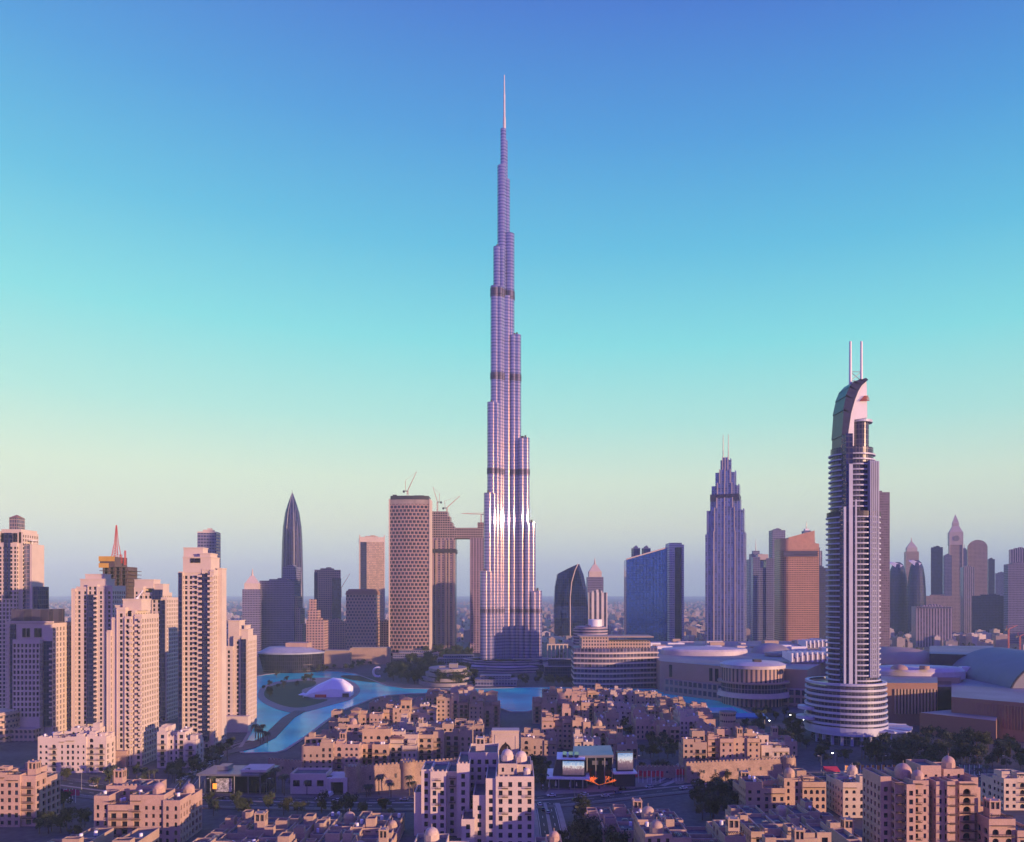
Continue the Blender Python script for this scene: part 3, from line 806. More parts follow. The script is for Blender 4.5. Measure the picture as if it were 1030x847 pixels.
# clock tower
D = 2300.0
r = rootat('clock_tower', 'stone clock tower with a steep spire, tallest on the right skyline', 'tower', 954, 968, D + 18, R(-22))
a = 14 * D / F / 2 * .82
b = MB(); b.box(-a, a, -a, a, -.5, hz(548, D)); b.build('shaft', G_BEIGE, r)
b = MB(); b.box(-a * 1.08, a * 1.08, -a * 1.08, a * 1.08, hz(548, D), hz(535, D)); b.build('clock_stage', TOWERW, r)
for nx, ny in ((0, -1), (1, 0)):
    b = MB(); A = Vector((nx, ny, 0)); c = A * a * 1.09
    b.tube((c.x, c.y, hz(541.5, D)), (c.x * 1.03, c.y * 1.03, hz(541.5, D)), a * .5, 20); b.build('clock_face', KERB, r)
b = MB(); q = lambda k: [(-a * k, -a * k), (a * k, -a * k), (a * k, a * k), (-a * k, a * k)]
b.prism(q(1.0), hz(535, D), hz(529, D), top=q(.55)); b.prism(q(.5), hz(529, D), hz(526, D)); b.prism(q(.52), hz(526, D), hz(517, D), top=q(.03)); b.build('spire', TOWERW, r)
for sx in (-1, 1):
    b = MB(); b.box(sx * a - 1.4, sx * a + 1.4, -a - 1.5, -a - .2, -.5, hz(535, D)); b.build('pier', TOWERW, r)
r, a, d2, z1 = tw('short wide office block with bold vertical stripes near the far highway', 924, 962, 611, 1600, 46, grid('stripe_facade', (.34, .28, .34), (.07, .065, .13), 3.8, 5.2, 0, .5), -16)
b = MB(); b.box(-a * .95, a * .95, -d2 - 1.5, d2 * .9, z1 - 2, z1 + 1); b.build('crown_band', G_MAUVE, r)
for k, (px, yt, yb, D) in enumerate(((1014.5, 633, 655, 1500), (1026, 640, 655, 1450))):
    r = crane(('red lattice crane mast standing on the far building site', 'shorter red crane mast near the right edge of the site')[k], px, D, yb, yt, px + 9, yt - 4)
# construction tower behind the left towers
D = 760.0
r = rootat('unfinished_tower', 'dark unfinished tower with yellow scaffold collars and a red lattice mast', 'tower', 105, 137, D + 14)
X = lambda px: gx(px, D) - gx(121, D); Z = lambda py: hz(py, D)
b = MB()
for k in range(30):
    z = Z(570.5) - k * 3.6
    if z < 40: break
    b.box(X(106.5 if k < 6 else 108), X(136.5) if k > 0 else X(130), -13, 13, z, z + .5)
for px in (110, 116, 122, 128, 134): b.box(X(px) - .5, X(px) + .5, -12, -11, 40, Z(570))
b.box(X(109), X(133), -8, 11, -.5, Z(570)); b.build('floor_frame', mat('dark_concrete', (.10, .07, .08), .9), r)
b = MB(); b.box(X(107), X(122), -13, 12, Z(570), Z(560)); b.build('core', bpy.data.materials['dark_concrete'], r)
YEL = mat('yellow_scaffold', (.62, .36, .06), .7)
for y0, y1, x0, x1 in ((564.5, 559.5, 106.2, 122), (571, 566.5, 106.2, 116)):
    b = MB(); b.box(X(x0), X(x1), -13.6, -12.9, Z(y0), Z(y1)); b.build('scaffold_collar', YEL, r)
def lattice(b, x, z0, z1, w0, w1, n=12, rr=.22):
    for k in range(n):
        a0, a1 = w0 + (w1 - w0) * k / n, w0 + (w1 - w0) * (k + 1) / n
        p, q = z0 + (z1 - z0) * k / n, z0 + (z1 - z0) * (k + 1) / n
        for sx in (-1, 1):
            for sy in (-1, 1): b.tube((x + sx * a0, sy * a0, p), (x + sx * a1, sy * a1, q), rr, 4)
            b.tube((x + sx * a0, -a0, p), (x - sx * a1, -a1, q), rr * .8, 4)
b = MB(); lattice(b, X(117), Z(560), Z(547), 3.2, 1.6, 5, .35); lattice(b, X(117), Z(547), Z(527), 1.4, .3, 8, .3); b.build('lattice_mast', REDP, r)
b = MB(); lattice(b, X(126), Z(568), Z(553), .6, .5, 6, .2); lattice(b, X(121.5), Z(566), Z(557), 1, .8, 4, .25); b.build('hoist_mast', REDP, r)
# ------------------------------------------------------------------ near towers on the left, with real window recesses
def ltower(label, name, x0, x1, D, depth, rot=0, group='tan residential towers on the left', seed=1):
    rt = R(rot)
    Bd = Bld(name, label, 'tower', gx((x0 + x1) / 2, D), D, rt, group, seed)
    Bd.D = D; Bd.px0 = (x0 + x1) / 2
    k = max(.5, 1 - (CX - x1) * depth / (D + depth) / (x1 - x0))      # leave room for the visible side face
    Bd.X = lambda px: ((x0 + (px - x0) * k if px > x0 else px) - Bd.px0) * D / F
    Bd.Z = lambda py: hz(py, D)
    return Bd
def slabs(Bd, x0, x1, y0, y1, z0, z1, fh, th=.35, rail=1.0, m=None, name='balcony', cap=60):
    """a stack of balcony slabs with a parapet rail, one part each"""
    me = None
    k = 0
    z = z0
    while z < z1 and k < cap:
        if me is None:
            b = MB(); b.box(x0, x1, y0, y1, 0, th); b.box(x0, x1, y0, y0 + .15, th, th + rail); b.box(x0, x0 + .15, y0 + .15, y1, th, th + rail); b.box(x1 - .15, x1, y0 + .15, y1, th, th + rail)
            me = b.mesh(name, m or TOWERW)
        o = bpy.data.objects.new(name, me); COL.objects.link(o); o.parent = Bd.root; o.location = (0, 0, z)
        z += fh; k += 1
T = dict(fh=3.5, bw=3.0, ww=1.9, wh=2.25, dep=.6)
# far left tower with a glass lantern
B = ltower('tan stone tower at the left edge with a small glass lantern on top', 'residential_tower', -14, 46, 680, 24, 0, seed=3)
X, Z = B.X, B.Z
B.block(X(-14), X(3), 2, 30, -.5, Z(534), **T); B.block(X(3), X(28), 0, 28, -.5, Z(546), **T); B.block(X(28), X(33), 3, 26, -.5, Z(535), win='R', **T)
B.block(X(4), X(31), 3, 26, Z(546), Z(532), win='', **T)
for x0, x1 in ((11, 15), (16, 19.5)):
    b = MB(); b.box(X(x0), X(x1), -.5, 3, Z(602), Z(536)); b.build('glass_bay', G_DARK, B.root)
for x0, x1 in ((4.5, 9), (21, 26)):
    b = MB(); b.box(X(x0), X(x1), 2.4, 4, Z(545), Z(536)); b.build('crown_window', GLS[0], B.root)
b = MB(); b.box(X(9.5), X(21.5), 8, 18, Z(532), Z(520)); b.build('lantern', grid('lantern_glass', (.35, .27, .25), (.08, .09, .15), 3.2, 2, .2, .25), B.root)
b = MB(); b.prism([(X(9), 7.5), (X(22), 7.5), (X(22), 18.5), (X(9), 18.5)], Z(520), Z(516.5), top=[(X(15), 12.5), (X(16), 12.5), (X(16), 13.5), (X(15), 13.5)]); b.build('lantern_roof', TILE, B.root)
b = MB(); b.box(X(33), X(42), 5, 24, -.5, Z(547)); b.build('glass_wing', grid('grey_glass_facade', (.30, .24, .25), (.12, .13, .18), 3.5, 3.2, .2, .2), B.root)
b = MB(); b.box(X(42), X(45), 4, 22, -.5, Z(547)); b.build('side_pier', TOWERW, B.root)
b = MB(); b.cyl(X(38), 12, 4, Z(543.2), Z(542.6), 16); b.cyl(X(38), 12, .4, Z(547), Z(543), 6); b.build('roof_canopy', WHITE, B.root)
b = MB(); b.box(X(45), X(51.5), 6, 22, -.5, Z(590)); b.build('rear_wing', G_DARK, B.root)
B.finish(TOWERW)
# dark-topped block
B = ltower('broad stone block with a dark glass top storey and tall side slots', 'apartment_tower', 6, 71, 583, 26, 0, seed=4)
X, Z = B.X, B.Z
B.block(X(19), X(57), -3, 26, -.5, Z(643), fh=3.9, bw=2.6, ww=1.7, wh=2.5, dep=.8, skip=4)
B.block(X(5), X(70), 2, 28, -.5, Z(627), fh=3.9, bw=4.2, ww=2.2, wh=2.6, dep=.8, win='R')
b = MB(); b.box(X(7), X(62), 5, 25, Z(627.2), Z(613)); b.build('glass_storey', grid('bronze_glass_facade', (.10, .075, .10), (.05, .045, .08), 12, 6, .06, .05), B.root)
for x in (27.5, 33.5, 44.5, 50): 
    b = MB(); b.box(X(x), X(x) + 2.2, 1.4, 2.4, Z(641), Z(632)); b.build('slot_window', GLS[0], B.root)
b = MB(); b.box(X(4.4), X(71), 1.2, 3, Z(626.6), Z(625)); b.build('cornice', TOWERW, B.root)
b = MB(); b.box(X(11), X(17.8), .6, 2.4, 8, Z(628)); b.build('glass_bay', G_DARK, B.root)
b = MB(); b.box(X(58.5), X(69), .8, 2.6, 8, Z(645)); b.build('glass_bay', G_DARK, B.root)
slabs(B, X(5.2), X(10.5), .4, 2.2, 14, Z(630), 3.9)
slabs(B, X(67.5), X(70.8), -.4, 1.2, 14, Z(648), 3.9)
b = MB()
for k in range(4): b.lathe([(16, 3 + 5.2 * k), (16, 4.5 + 5.2 * k)], X(2), -8, 24)
b.lathe([(14.6, -.5), (14.6, 21)], X(2), -8, 24); b.build('round_podium', G_BEIGE, B.root)
b = MB(); b.box(X(18), X(60), -12, -3.2, -.5, 7); b.box(X(18), X(60), -12.6, -2.6, 7, 8.2); b.build('podium', G_BEIGE, B.root)
B.finish(TOWERW)
def restower(label, x0, x1, D, ytop, seed, rot=0, glassx=None, balx=None, steps=(), slit=None, hat=None):
    B = ltower(label, 'residential_tower', x0, x1, D, 22, rot, seed=seed)
    X, Z = B.X, B.Z
    ys = sorted(steps) if steps else [(x0, x1, ytop)]
    for i, (a, b_, yt) in enumerate(steps):
        fy = (0, 1.4, .7)[i % 3]
        B.block(X(a), X(b_), fy, 22 + i % 2 * 2, -.5, Z(yt), **T)
        b = MB(); b.box(X(a) - .25, X(b_) + .25, fy - .35, fy - .01, Z(yt) - 1.6, Z(yt) - 1.0); b.box(X(a) - .15, X(b_) + .15, fy - .25, fy - .01, Z(yt) - 12.4, Z(yt) - 12.0); b.box(X(a), X(a) + .5, fy - .3, fy - .01, 6, Z(yt) - 1.6); b.build('cornice', TOWERW, B.root)
    if glassx:
        for (a, b_, y0, y1) in glassx:
            b = MB(); b.box(X(a), X(b_), -.9, 3, Z(y1), Z(y0)); b.build('glass_bay', G_DARK, B.root)
    if balx:
        for (a, b_, y0, yt) in balx: slabs(B, X(a), X(b_), -1.9, .0, 12, Z(yt), 3.5)
    for (a, b_, yb, yt, dy) in (hat or ()):
        b = MB(); b.box(X(a), X(b_), 4 + dy, 17, Z(yb) - 1.5, Z(yt)); b.box(X(a) - .3, X(b_) + .3, 3.7 + dy, 17.3, Z(yt), Z(yt) + .7); b.build('roof_storey', TOWERW, B.root)
    return B
B = restower('tan tower with a dark glass strip and ribbed balconies, second in the row', 71.5, 126, 600, 583, 5,
             steps=[(72, 77, 592), (77, 93, 590), (93, 106, 588), (106, 117, 590), (117, 126, 589)], glassx=[(93.5, 103, 598, 728)], balx=[(103.4, 106.6, 0, 600)],
             hat=[(80, 115, 590, 583, 0), (84, 110, 583, 578, 3)])
B.finish(TOWERW)
B = restower('front tan tower with deep white framed windows and a stepped top', 107, 158, 488, 603, 6,
             steps=[(107.5, 113, 634), (113, 121, 621), (121, 133.5, 611), (133.5, 142, 620), (142, 147, 614), (147, 157.5, 618)], balx=[(141, 146.8, 0, 626), (155, 159, 0, 624)],
             hat=[(126, 153, 612, 603.5, 0), (113, 125, 622, 610, 2)])
b = MB(); b.box(B.X(112), B.X(139), -3, 0, -.5, 9.5); b.box(B.X(120), B.X(130), -5, -3, -.5, 6); b.build('podium', SAND[1], B.root)
b = MB(); b.cyl(B.X(141), 9, 1.0, B.Z(604), B.Z(601), 10); b.tube((B.X(141), 9, B.Z(602)), (B.X(150), 9, B.Z(594)), .45, 6); b.build('roof_hoist', WHITE, B.root)
B.finish(TOWERW)
B = restower('tan tower half hidden between two others with a long dark glass strip', 135, 178.5, 660, 583, 7,
             steps=[(135, 147, 590), (147, 158, 596), (158, 170.5, 596), (170.5, 178.5, 601)], glassx=[(170.5, 176.5, 604, 722), (160, 171, 593, 603)],
             hat=[(133, 158, 590, 583.5, 0), (158, 170, 596, 588, 1)])
B.finish(TOWERW)
B = restower('tallest tan tower of the row with ribbed balconies beside a glass shaft', 179, 225.5, 545, 550, 8,
             steps=[(179.5, 185.5, 575), (185.5, 210.5, 573), (210.5, 221.5, 571), (221.5, 226.5, 573)], glassx=[(180.5, 184.6, 576, 745), (210.8, 219.5, 577, 745)], balx=[(206, 211.2, 0, 578), (219.5, 226.3, 0, 580)],
             hat=[(180, 206, 573, 551, 4), (185, 222, 574, 561, -3.2), (205, 219, 561.5, 557, 0), (225.4, 231.5, 740, 572, 4)])
for x in (207, 212, 216):
    b = MB(); b.box(B.X(x) - 6 , B.X(x) - 4, .3, .9, B.Z(566), B.Z(561.5)); b.build('crown_window', GLS[0], B.root)
B.finish(TOWERW)
B = restower('short tan tower beside the water with a dark glass strip', 225.5, 258, 613, 628, 9,
             steps=[(226, 237.5, 650), (237.5, 249, 640), (249, 258, 640)], glassx=[(249.2, 255.5, 643, 724)], balx=[(257, 259, 0, 645)],
             hat=[(228.5, 244, 651, 625, 0), (240, 255.5, 641, 634, 1), (249, 252, 634, 630, 3)])
b = MB(); b.box(B.X(224), B.X(262), -6, 0, -.5, 12); b.build('podium', TOWERW, B.root)
B.finish(TOWERW)

# ------------------------------------------------------------------ balcony tower on the right with masts
D = 560.0
AX = (812 + 888) / 2 + 7
r = rootat('balcony_tower', 'tall white ringed tower with a curved sail crown and two masts', 'skyscraper', AX, AX, D + 17)
X = lambda px: (px - AX) * D / (F) * 1.03
Z = lambda py: CAMZ - (py - CY) * (D + (14 if py < CY else 0)) / F
AGL = grid('tower_dark_glass', (.09, .085, .13), (.03, .034, .08), 3.6, 2.2, .15, .2, wr=.3)
AWH = mat('white_cladding', (.42, .45, .58), .45, var=.08)
def oval(x0, x1, dy, n=36, off=0.0, front=-1):
    cx, a = (x0 + x1) / 2, (x1 - x0) / 2
    return [(cx + (a + off) * cos(2 * pi * j / n), (dy + off) * sin(2 * pi * j / n)) for j in range(n)]
secs = [(690, 516, 834, 882, 15), (516, 452, 836.5, 877, 13), (452, 424, 852.5, 873, 8)]
for y0, y1, a, b_, dy in secs:
    b = MB(); b.prism(oval(X(a), X(b_), dy), Z(y0), Z(y1) + .6); b.build('shaft', AGL, r)
def ring(mb, pts, inn, z0, z1):
    n = len(pts)
    for j in range(n):
        k = (j + 1) % n
        mb.poly(((*pts[j], z0), (*pts[k], z0), (*pts[k], z1), (*pts[j], z1)), 0, True)
        mb.poly(((*pts[j], z1), (*pts[k], z1), (*inn[k], z1), (*inn[j], z1)))
        mb.poly(((*pts[j], z0), (*inn[j], z0), (*inn[k], z0), (*pts[k], z0)))
z = Z(686)
while z < Z(455):
    py = CY + (CAMZ - z) * F / D
    y0, y1, a, b_, dy = secs[0] if z < Z(517) else secs[1]
    b = MB(); ring(b, oval(X(a), X(b_), dy, off=1.5), oval(X(a), X(b_), dy, off=-.5), z, z + 1.0)
    b.build('balcony', AWH, r); z += 3.75
for y0, y1, a, b_ in ((690, 512, 838.5, 849), (512, 440, 841, 847.5)):
    b = MB(); b.box(X(a), X(b_), -17.5, -9, Z(y0), Z(y1)); b.build('spine', G_DARK, r)
for px, wd, y1 in ((839.2, 1.5, 512), (845, 2.6, 470), (850, 1.1, 505)):
    b = MB(); b.box(X(px) - wd / 2, X(px) + wd / 2, -18.6, -17.52, Z(690), Z(y1)); b.build('spine_fin', AWH, r)
b = MB()
for k in range(5): b.box(X(865 + k * 2.5), X(866 + k * 2.5), -16.8 + k * .9, -12 + k * .9, Z(682), Z(466))
b.build('window_grid', AWH, r)
b = MB(); b.prism(oval(X(833), X(884), 16.5), Z(520), Z(515.5)); b.build('collar', DARKM, r)
b = MB(); b.prism(oval(X(850), X(876.5), 9.5), Z(425.5), Z(423)); b.build('drum_cap', AWH, r)
sail = [(842, 474), (842.3, 440), (843.5, 415), (846, 401), (849.5, 392), (854, 387.2), (860, 385), (865.5, 384.2), (866, 392), (866.5, 422), (853.5, 424), (853, 474)]
b = MB(); b.loft([[(X(x), -9.5, Z(y)) for x, y in sail[::-1]], [(X(x), 7, Z(y)) for x, y in sail[::-1]]]); b.build('sail_crown', WHITE, r)
b = MB()
for (xa, ya), (xb, yb) in zip(sail[:7], sail[1:8]): 
    wa, wb_ = (1.0 + 4.6 * sin(pi * min(7, sail.index(q_)) / 7.0) for q_ in ((xa, ya), (xb, yb)))
    b.loft([[(X(xa) - 1.2, y, Z(ya)), (X(xa) + wa, y, Z(ya) - wa * .5), (X(xb) + wb_, y, Z(yb) - wb_ * .5), (X(xb) - .6, y, Z(yb) + .9)] for y in (-10.6, 8)])
b.build('sail_rim', glassmat('sail_glass', (.03, .035, .09), .3), r)
b = MB()
for k in range(4): b.box(X(859) + k * .9, X(868) - k * .3, -11, -9.6, Z(405.5) + k * 1.0, Z(405.5) + k * 1.0 + .4)
b.build('crown_grille', REDP, r)
for px, yb in ((853.6, 392), (864.6, 430)):
    b = MB(); b.tube((X(px), -3, Z(yb)), (X(px), -3, Z(343.5)), 1.15, 10, r2=.8); b.build('mast', WHITE, r)
b = MB()
for a, c, e, f in ((853.6, 374, 864.6, 374), (853.6, 383, 864.6, 383), (853.6, 374, 864.6, 383), (853.6, 383, 864.6, 374)): b.tube((X(a), -3, Z(c)), (X(e), -3, Z(f)), .25, 4)
b.build('mast_brace', GREYM, r)
b = MB(); b.prism(oval(X(813.5), X(887), 27), Z(738), Z(690)); b.build('drum', AGL, r)
for k in range(9):
    y = 734.5 - k * 5.7
    b = MB(); o = 1.0 - k * .1; ring(b, oval(X(812.5), X(888), 28, 48, o), oval(X(812.5), X(888), 28, 48, o - 3), Z(y), Z(y) + (2.8 if k == 0 else 1.5)); b.build('ring_terrace', AWH, r)
b = MB(); b.prism(oval(X(812), X(889), 29), Z(738.5), Z(734.5)); b.build('skirt', AWH, r)
b = MB(); b.prism(oval(X(818), X(884), 25), -.5, Z(738.3)); b.build('lobby', AGL, r)
for k in range(11):
    th = R(195 + 15 * k); cx, a = (X(818) + X(884)) / 2, (X(884) - X(818)) / 2
    b = MB(); b.box(cx + (a + .6) * cos(th) - .9, cx + (a + .6) * cos(th) + .9, 25.6 * sin(th) - .9, 25.6 * sin(th) + .9, -.4, Z(738.4)); b.build('column', AWH, r)
b = MB()
fan = [(X(862), -24), (X(880), -30), (X(898), -26), (X(911), -10), (X(913), 2), (X(905), 10), (X(885), 14)]
b.prism(fan, Z(735), Z(733.5)); b.build('entrance_canopy', AWH, r)
for k in range(5):
    b = MB(); a = fan[k]; c = (X(868), 4); b.tube((c[0], c[1], Z(733)), (a[0], a[1], Z(733)), .4, 5); b.build('canopy_rib', AWH, r)
for k in (1, 2, 3):
    b = MB(); b.cyl(fan[k][0] * .94, fan[k][1] * .9, .6, -.4, Z(735), 8); b.build('canopy_post', AWH, r)
b = MB(); b.prism(oval(X(803), X(822), 8), Z(716), Z(713)); b.prism(oval(X(801.5), X(822), 9), Z(726), Z(723)); b.build('side_terrace', AWH, r)

# unseen tower added to shade it, placed out of frame towards the sun
tw('unseen tan tower added toward the sun to shade the ringed tower', 1394, 1574, 356, 340, 40, G_BEIGE, 0, name='residential_tower')

# ------------------------------------------------------------------ opera house, tent, bridge, hotel, mall
D = 1090.0
r = rootat('opera_house', 'dark boat shaped glass hall with a pale overhanging roof', 'opera house', 258, 326, D)
X = lambda px: gx(px, D) - gx(292, D)
hull = lambda s, f: smooth_poly([(X(258 if s else 263) * f, -6), (X(272), -24 * f), (X(292), -30 * f), (X(312), -24 * f), (X(325) * f, -4), (X(324) * f, 14), (X(300), 30), (X(268), 26)], 2)
b = MB(); b.prism(hull(0, .93), -.5, hz(657, D), top=hull(1, .99)); b.build('glass_hall', grid('hall_glass', (.03, .028, .05), (.014, .014, .035), 5, 2.6, .12, .25, wr=.5, spec=.25), r)
b = MB(); b.prism(hull(1, 1.03), hz(657, D), hz(655.5, D)); b.prism(hull(1, 1.0), hz(655.5, D), hz(650.5, D), top=[(x * .6 - 4, y * .6) for x, y in hull(1, 1.0)]); b.build('roof', mat('pale_roof', (.34, .37, .42), .6), r)
b = MB(); b.box(X(288), X(310), -4, 18, hz(652, D), hz(646.5, D)); b.build('fly_tower', SAND[1], r)
b = MB()
for k in range(2): b.prism([(x * 1.02, y * 1.02) for x, y in hull(0, .93)], 2 + 8 * k, 3 + 8 * k)
b.build('ledge', DARKM, r)
for k, (x0, x1, yb, yt, lb) in enumerate(((326, 352, 672, 655, 'blank tan retaining wall beside the boat shaped hall'), (352, 392, 668, 652, 'long pale wall with a flat capping beyond the park'))):
    d = gd(yb); r = rootat('boundary_wall', lb, 'wall', x0, x1, d)
    w = (x1 - x0) * d / F / 2; h = hz(yt, d)
    b = MB(); b.box(-w, w, 0, 12, -.5, h); b.build('wall', SAND[3], r); b = MB(); b.box(-w * .9, w * .95, -.6, 10, h, h + 1.6); b.build('coping', KERB, r)
# white tent
d = gd(700)
r = rootat('marquee_tent', 'large white marquee tent with a faceted roof on the park lawn', 'tent', 307, 354, d)
X = lambda px: gx(px, d) - gx(330.5, d)
b = MB()
prof = [(307, 1.5, 6, 5), (311, 6, 9, 8), (320, 12, 12, 10), (335, 19, 13, 12), (345, 17.5, 12, 12), (352, 13, 10, 10), (354, 11, 9, 9)]
rings = []
for px, h, f, bk in prof:
    rings.append([(X(px), -f, .2), (X(px), -f * .95, h * .45), (X(px), -f * .5, h * .9), (X(px), 0, h), (X(px), bk * .6, h * .85), (X(px), bk, h * .4), (X(px), bk, .2)])
b.loft(rings); b.build('canopy', mat('white_membrane', (.82, .84, .83), .6, var=.05), r)
b = MB(); b.box(X(320), X(331), -13.6, -12.4, .2, 3); b.build('entrance', REDC, r)
b = MB(); b.box(X(347), X(353), -12.5, -9.6, .2, 4); b.build('side_door', DARKM, r)
b = MB(); b.lathe([(.3, .2), (.4, 3), (5, 3.3), (.2, 5.5)], X(309), -16, 10); b.build('porch', WHITE, r)
# footbridge over the channel
a, c = Vector(gp(374, 686)), Vector(gp(376, 706))
# curved white sculpture beside the water
d = gd(681); r = rootat('white_sculpture', 'curled white shell pavilion at the edge of the canal', 'pavilion', 376, 384, d)
b = MB()
for k in range(10):
    t0, t1 = R(60 + 24 * k), R(84 + 24 * k); b.tube((6 * cos(t0), k * .3, 6 + 6 * sin(t0)), (6 * cos(t1), k * .3 + .3, 6 + 6 * sin(t1)), 1.5, 8)
b.build('shell', WHITE, r)
# round terraced pavilion below the tall tower
d = 930.0; r = rootat('terraced_pavilion', 'low round pavilion of stacked terraces ringed by dark trees', 'pavilion', 424, 474, d)
b = MB()
for k in range(4): b.lathe([(44 - 5 * k, -.5 + 5 * k), (44 - 5 * k, 3.2 + 5 * k)], 0, 20, 40, sx=.78)
b.build('terrace', KERB, r)
b = MB(); b.lathe([(36, -.5), (24, 17.5)], 0, 20, 40, sx=.78); b.build('glass_wall', GLS[0], r)
b = MB(); b.box(2, 12, 12, 24, 17, 23); b.box(-10, 1, 15, 22, 17, 20); b.build('roof_pavilion', KERB, r)
# wavy terraced hotel
d = 900.0; r = rootat('curved_hotel', 'long curved hotel with stacked pale wavy balcony bands', 'hotel', 576, 664, d)
X = lambda px: gx(px, d) - gx(620, d)
def wav(off): return [(X(577 + 86 * k / 20) + (0 if 0 < k < 20 else off * (1 if k else -1) * .5), -3 - 7 * sin(pi * k / 14) - off) for k in range(21)]
back = [(X(663), 40), (X(577), 40)]
b = MB(); b.prism(wav(-1.5) + back, -.5, hz(652, d)); b.build('glass_wall', grid('hotel_glass_facade', (.20, .17, .22), (.05, .05, .12), 5.7, 4, .12, .2, wr=.5, gvar=.8), r)
for k in range(7):
    b = MB(); z = 4 + 5.7 * k; b.prism(wav(.6 + .5 * (k % 2)) + back, z, z + 1.5); b.build('balcony_band', PALE, r)
b = MB(); b.box(X(585), X(612), -2, 30, hz(652, d), hz(641, d)); b.box(X(612), X(655), 4, 34, hz(652, d), hz(645, d)); b.build('upper_storey', G_BEIGE, r)
b = MB(); b.box(X(583), X(657), -4, 34, hz(641, d), hz(640, d) ); b.build('roof', SAND[0], r)
# shopping mall: low plinth with many roofs
r = thing('shopping_mall', 'sprawling low stone shopping mall with domes, vaults and ribbed roofs', 'mall', gx(745, 1000), 900)
ox, oy = r.location.x, r.location.y
def mp(px, D, z=0): return (gx(px, D) - ox, D - oy)
MALLW = mat('mall_stone', (.38, .26, .21), var=.15, scale=.05)
MROOF = mat('mall_roof', (.25, .23, .27), .6, var=.35, scale=.03)
b = MB(); b.prism([mp(664, 860), mp(725, 800), mp(812, 760), mp(838, 900), mp(860, 1230), mp(640, 1230)], -.5, 33, mtop=1); b.build('wall', [MALLW, MROOF], r)
b = MB(); b.prism([mp(668, 845), mp(726, 785), mp(812, 745), mp(812, 790), mp(668, 880)], -.5, 15); b.build('arcade', grid('arcade_facade', (.34, .24, .21), (.05, .05, .10), 7.5, 5, .35, .3), r)
def wallwin(px0, px1, D0, D1, n, z0, z1, w):
    for k in range(n):
        f = (k + .5) / n; px = px0 + (px1 - px0) * f; D = D0 + (D1 - D0) * f
        x, y = mp(px, D)
        b = MB(); a = atan2(D1 - D0, gx(px1, D1) - gx(px0, D0)); c, s_ = cos(a), sin(a)
        b.prism([(x - w * c + .6 * s_, y - w * s_ - .6 * c), (x + w * c + .6 * s_, y + w * s_ - .6 * c), (x + w * c, y + w * s_ + .5), (x - w * c, y - w * s_ + .5)], z0, z1)
        b.build('window', GLS[0], r)
wallwin(672, 724, 852, 801, 9, 17, 30, 2.0); wallwin(790, 811, 772, 761, 5, 18, 28, 1.8)
x, y = mp(757, 770)
b = MB(); b.cyl(0, 0, 29, -.5, 35, 48); b.build('drum', grid('drum_fin_facade', (.40, .28, .23), (.06, .05, .09), 60, 4.4, 0, .55, cyl=29), r).location = (x, y, 0)
b = MB(); b.cyl(x, y, 30.5, 35, 38, 48); b.lathe([(31, 38), (26, 40), (5, 41)], x, y, 48); b.build('drum_roof', mat('pale_mall_roof', (.52, .47, .49), .5), r)
b = MB(); b.box(x - 2, x + 5, y - 12, y - 6, 39, 43); b.build('roof_plant', DARKM, r)
b = MB(); b.lathe([(34, 8), (34, 9.5)], x, y - 2, 48); b.lathe([(33, 9.5), (33, 12.5)], x, y - 2, 48); b.build('terrace_ring', PALE, r)
b = MB(); b.lathe([(30, 9.6), (30, 21)], 0, 0, 48); b.build('drum_glass', grid('drum_glass_facade', (.22, .17, .2), (.04, .04, .09), 16, 3, .05, .2, cyl=30), r).location = (x, y - 1.5, 0)
b = MB(); b.lathe([(33.5, 21), (33.5, 22.3)], x, y - 1.5, 48); b.build('drum_ledge', MALLW, r)
b = MB(); x, y = mp(708, 960); b.lathe([(52, 32.5), (52, 38), (50, 40), (20, 42)], x, y, 48, sy=.6); b.build('oval_roof', bpy.data.materials['pale_mall_roof'], r)
b = MB(); x, y = mp(775, 985); b.loft([[(x + 24 * cos(2 * pi * j / 24) * cos(R(q)), y + 20 * sin(2 * pi * j / 24) * cos(R(q)), 33 + 12 * sin(R(q))) for j in range(24)] for q in (0, 20, 40, 60, 75, 88)], 0, True); b.build('dome', MROOF, r)
b = MB(); x, y = mp(802, 930); b.lathe([(38, 34), (38, 37), (10, 40)], x, y, 36, sy=.5); b.build('oval_roof', MROOF, r)
for cx_, Dd, n in ((823, 1060, 9), (812, 840, 9)):
    x, y = mp(cx_, Dd)
    b = MB(); hw = n * 2.6
    pr = [(-hw, 33), (-hw * .8, 38), (-hw * .3, 42), (hw * .3, 43), (hw * .9, 40), (hw, 34)]
    b.loft([[(x + p, y - 14, z) for p, z in pr], [(x + p, y + 14, z + 3) for p, z in pr]]); b.build('vault_roof', MROOF, r)
    for k in range(n):
        f = -hw + 2 * hw * (k + .5) / n
        b = MB(); b.box(x + f - .8, x + f + .8, y - 15, y + 14.6, 35, 43.6 + 1.5 * cos(f / hw * 1.3)); b.build('roof_rib', WHITE, r)
rng = random.Random(5)
for k in range(34):
    px, Dd = rng.uniform(650, 850), rng.uniform(1000, 1220)
    x, y = mp(px, Dd); b = MB(); w, d_, h = rng.uniform(3, 12), rng.uniform(3, 8), rng.uniform(2, 6)
    b.box(x - w, x + w, y - d_, y + d_, 33, 33 + h); b.build('roof_plant', (SAND[0], WHITE, PALE)[k % 3], r)
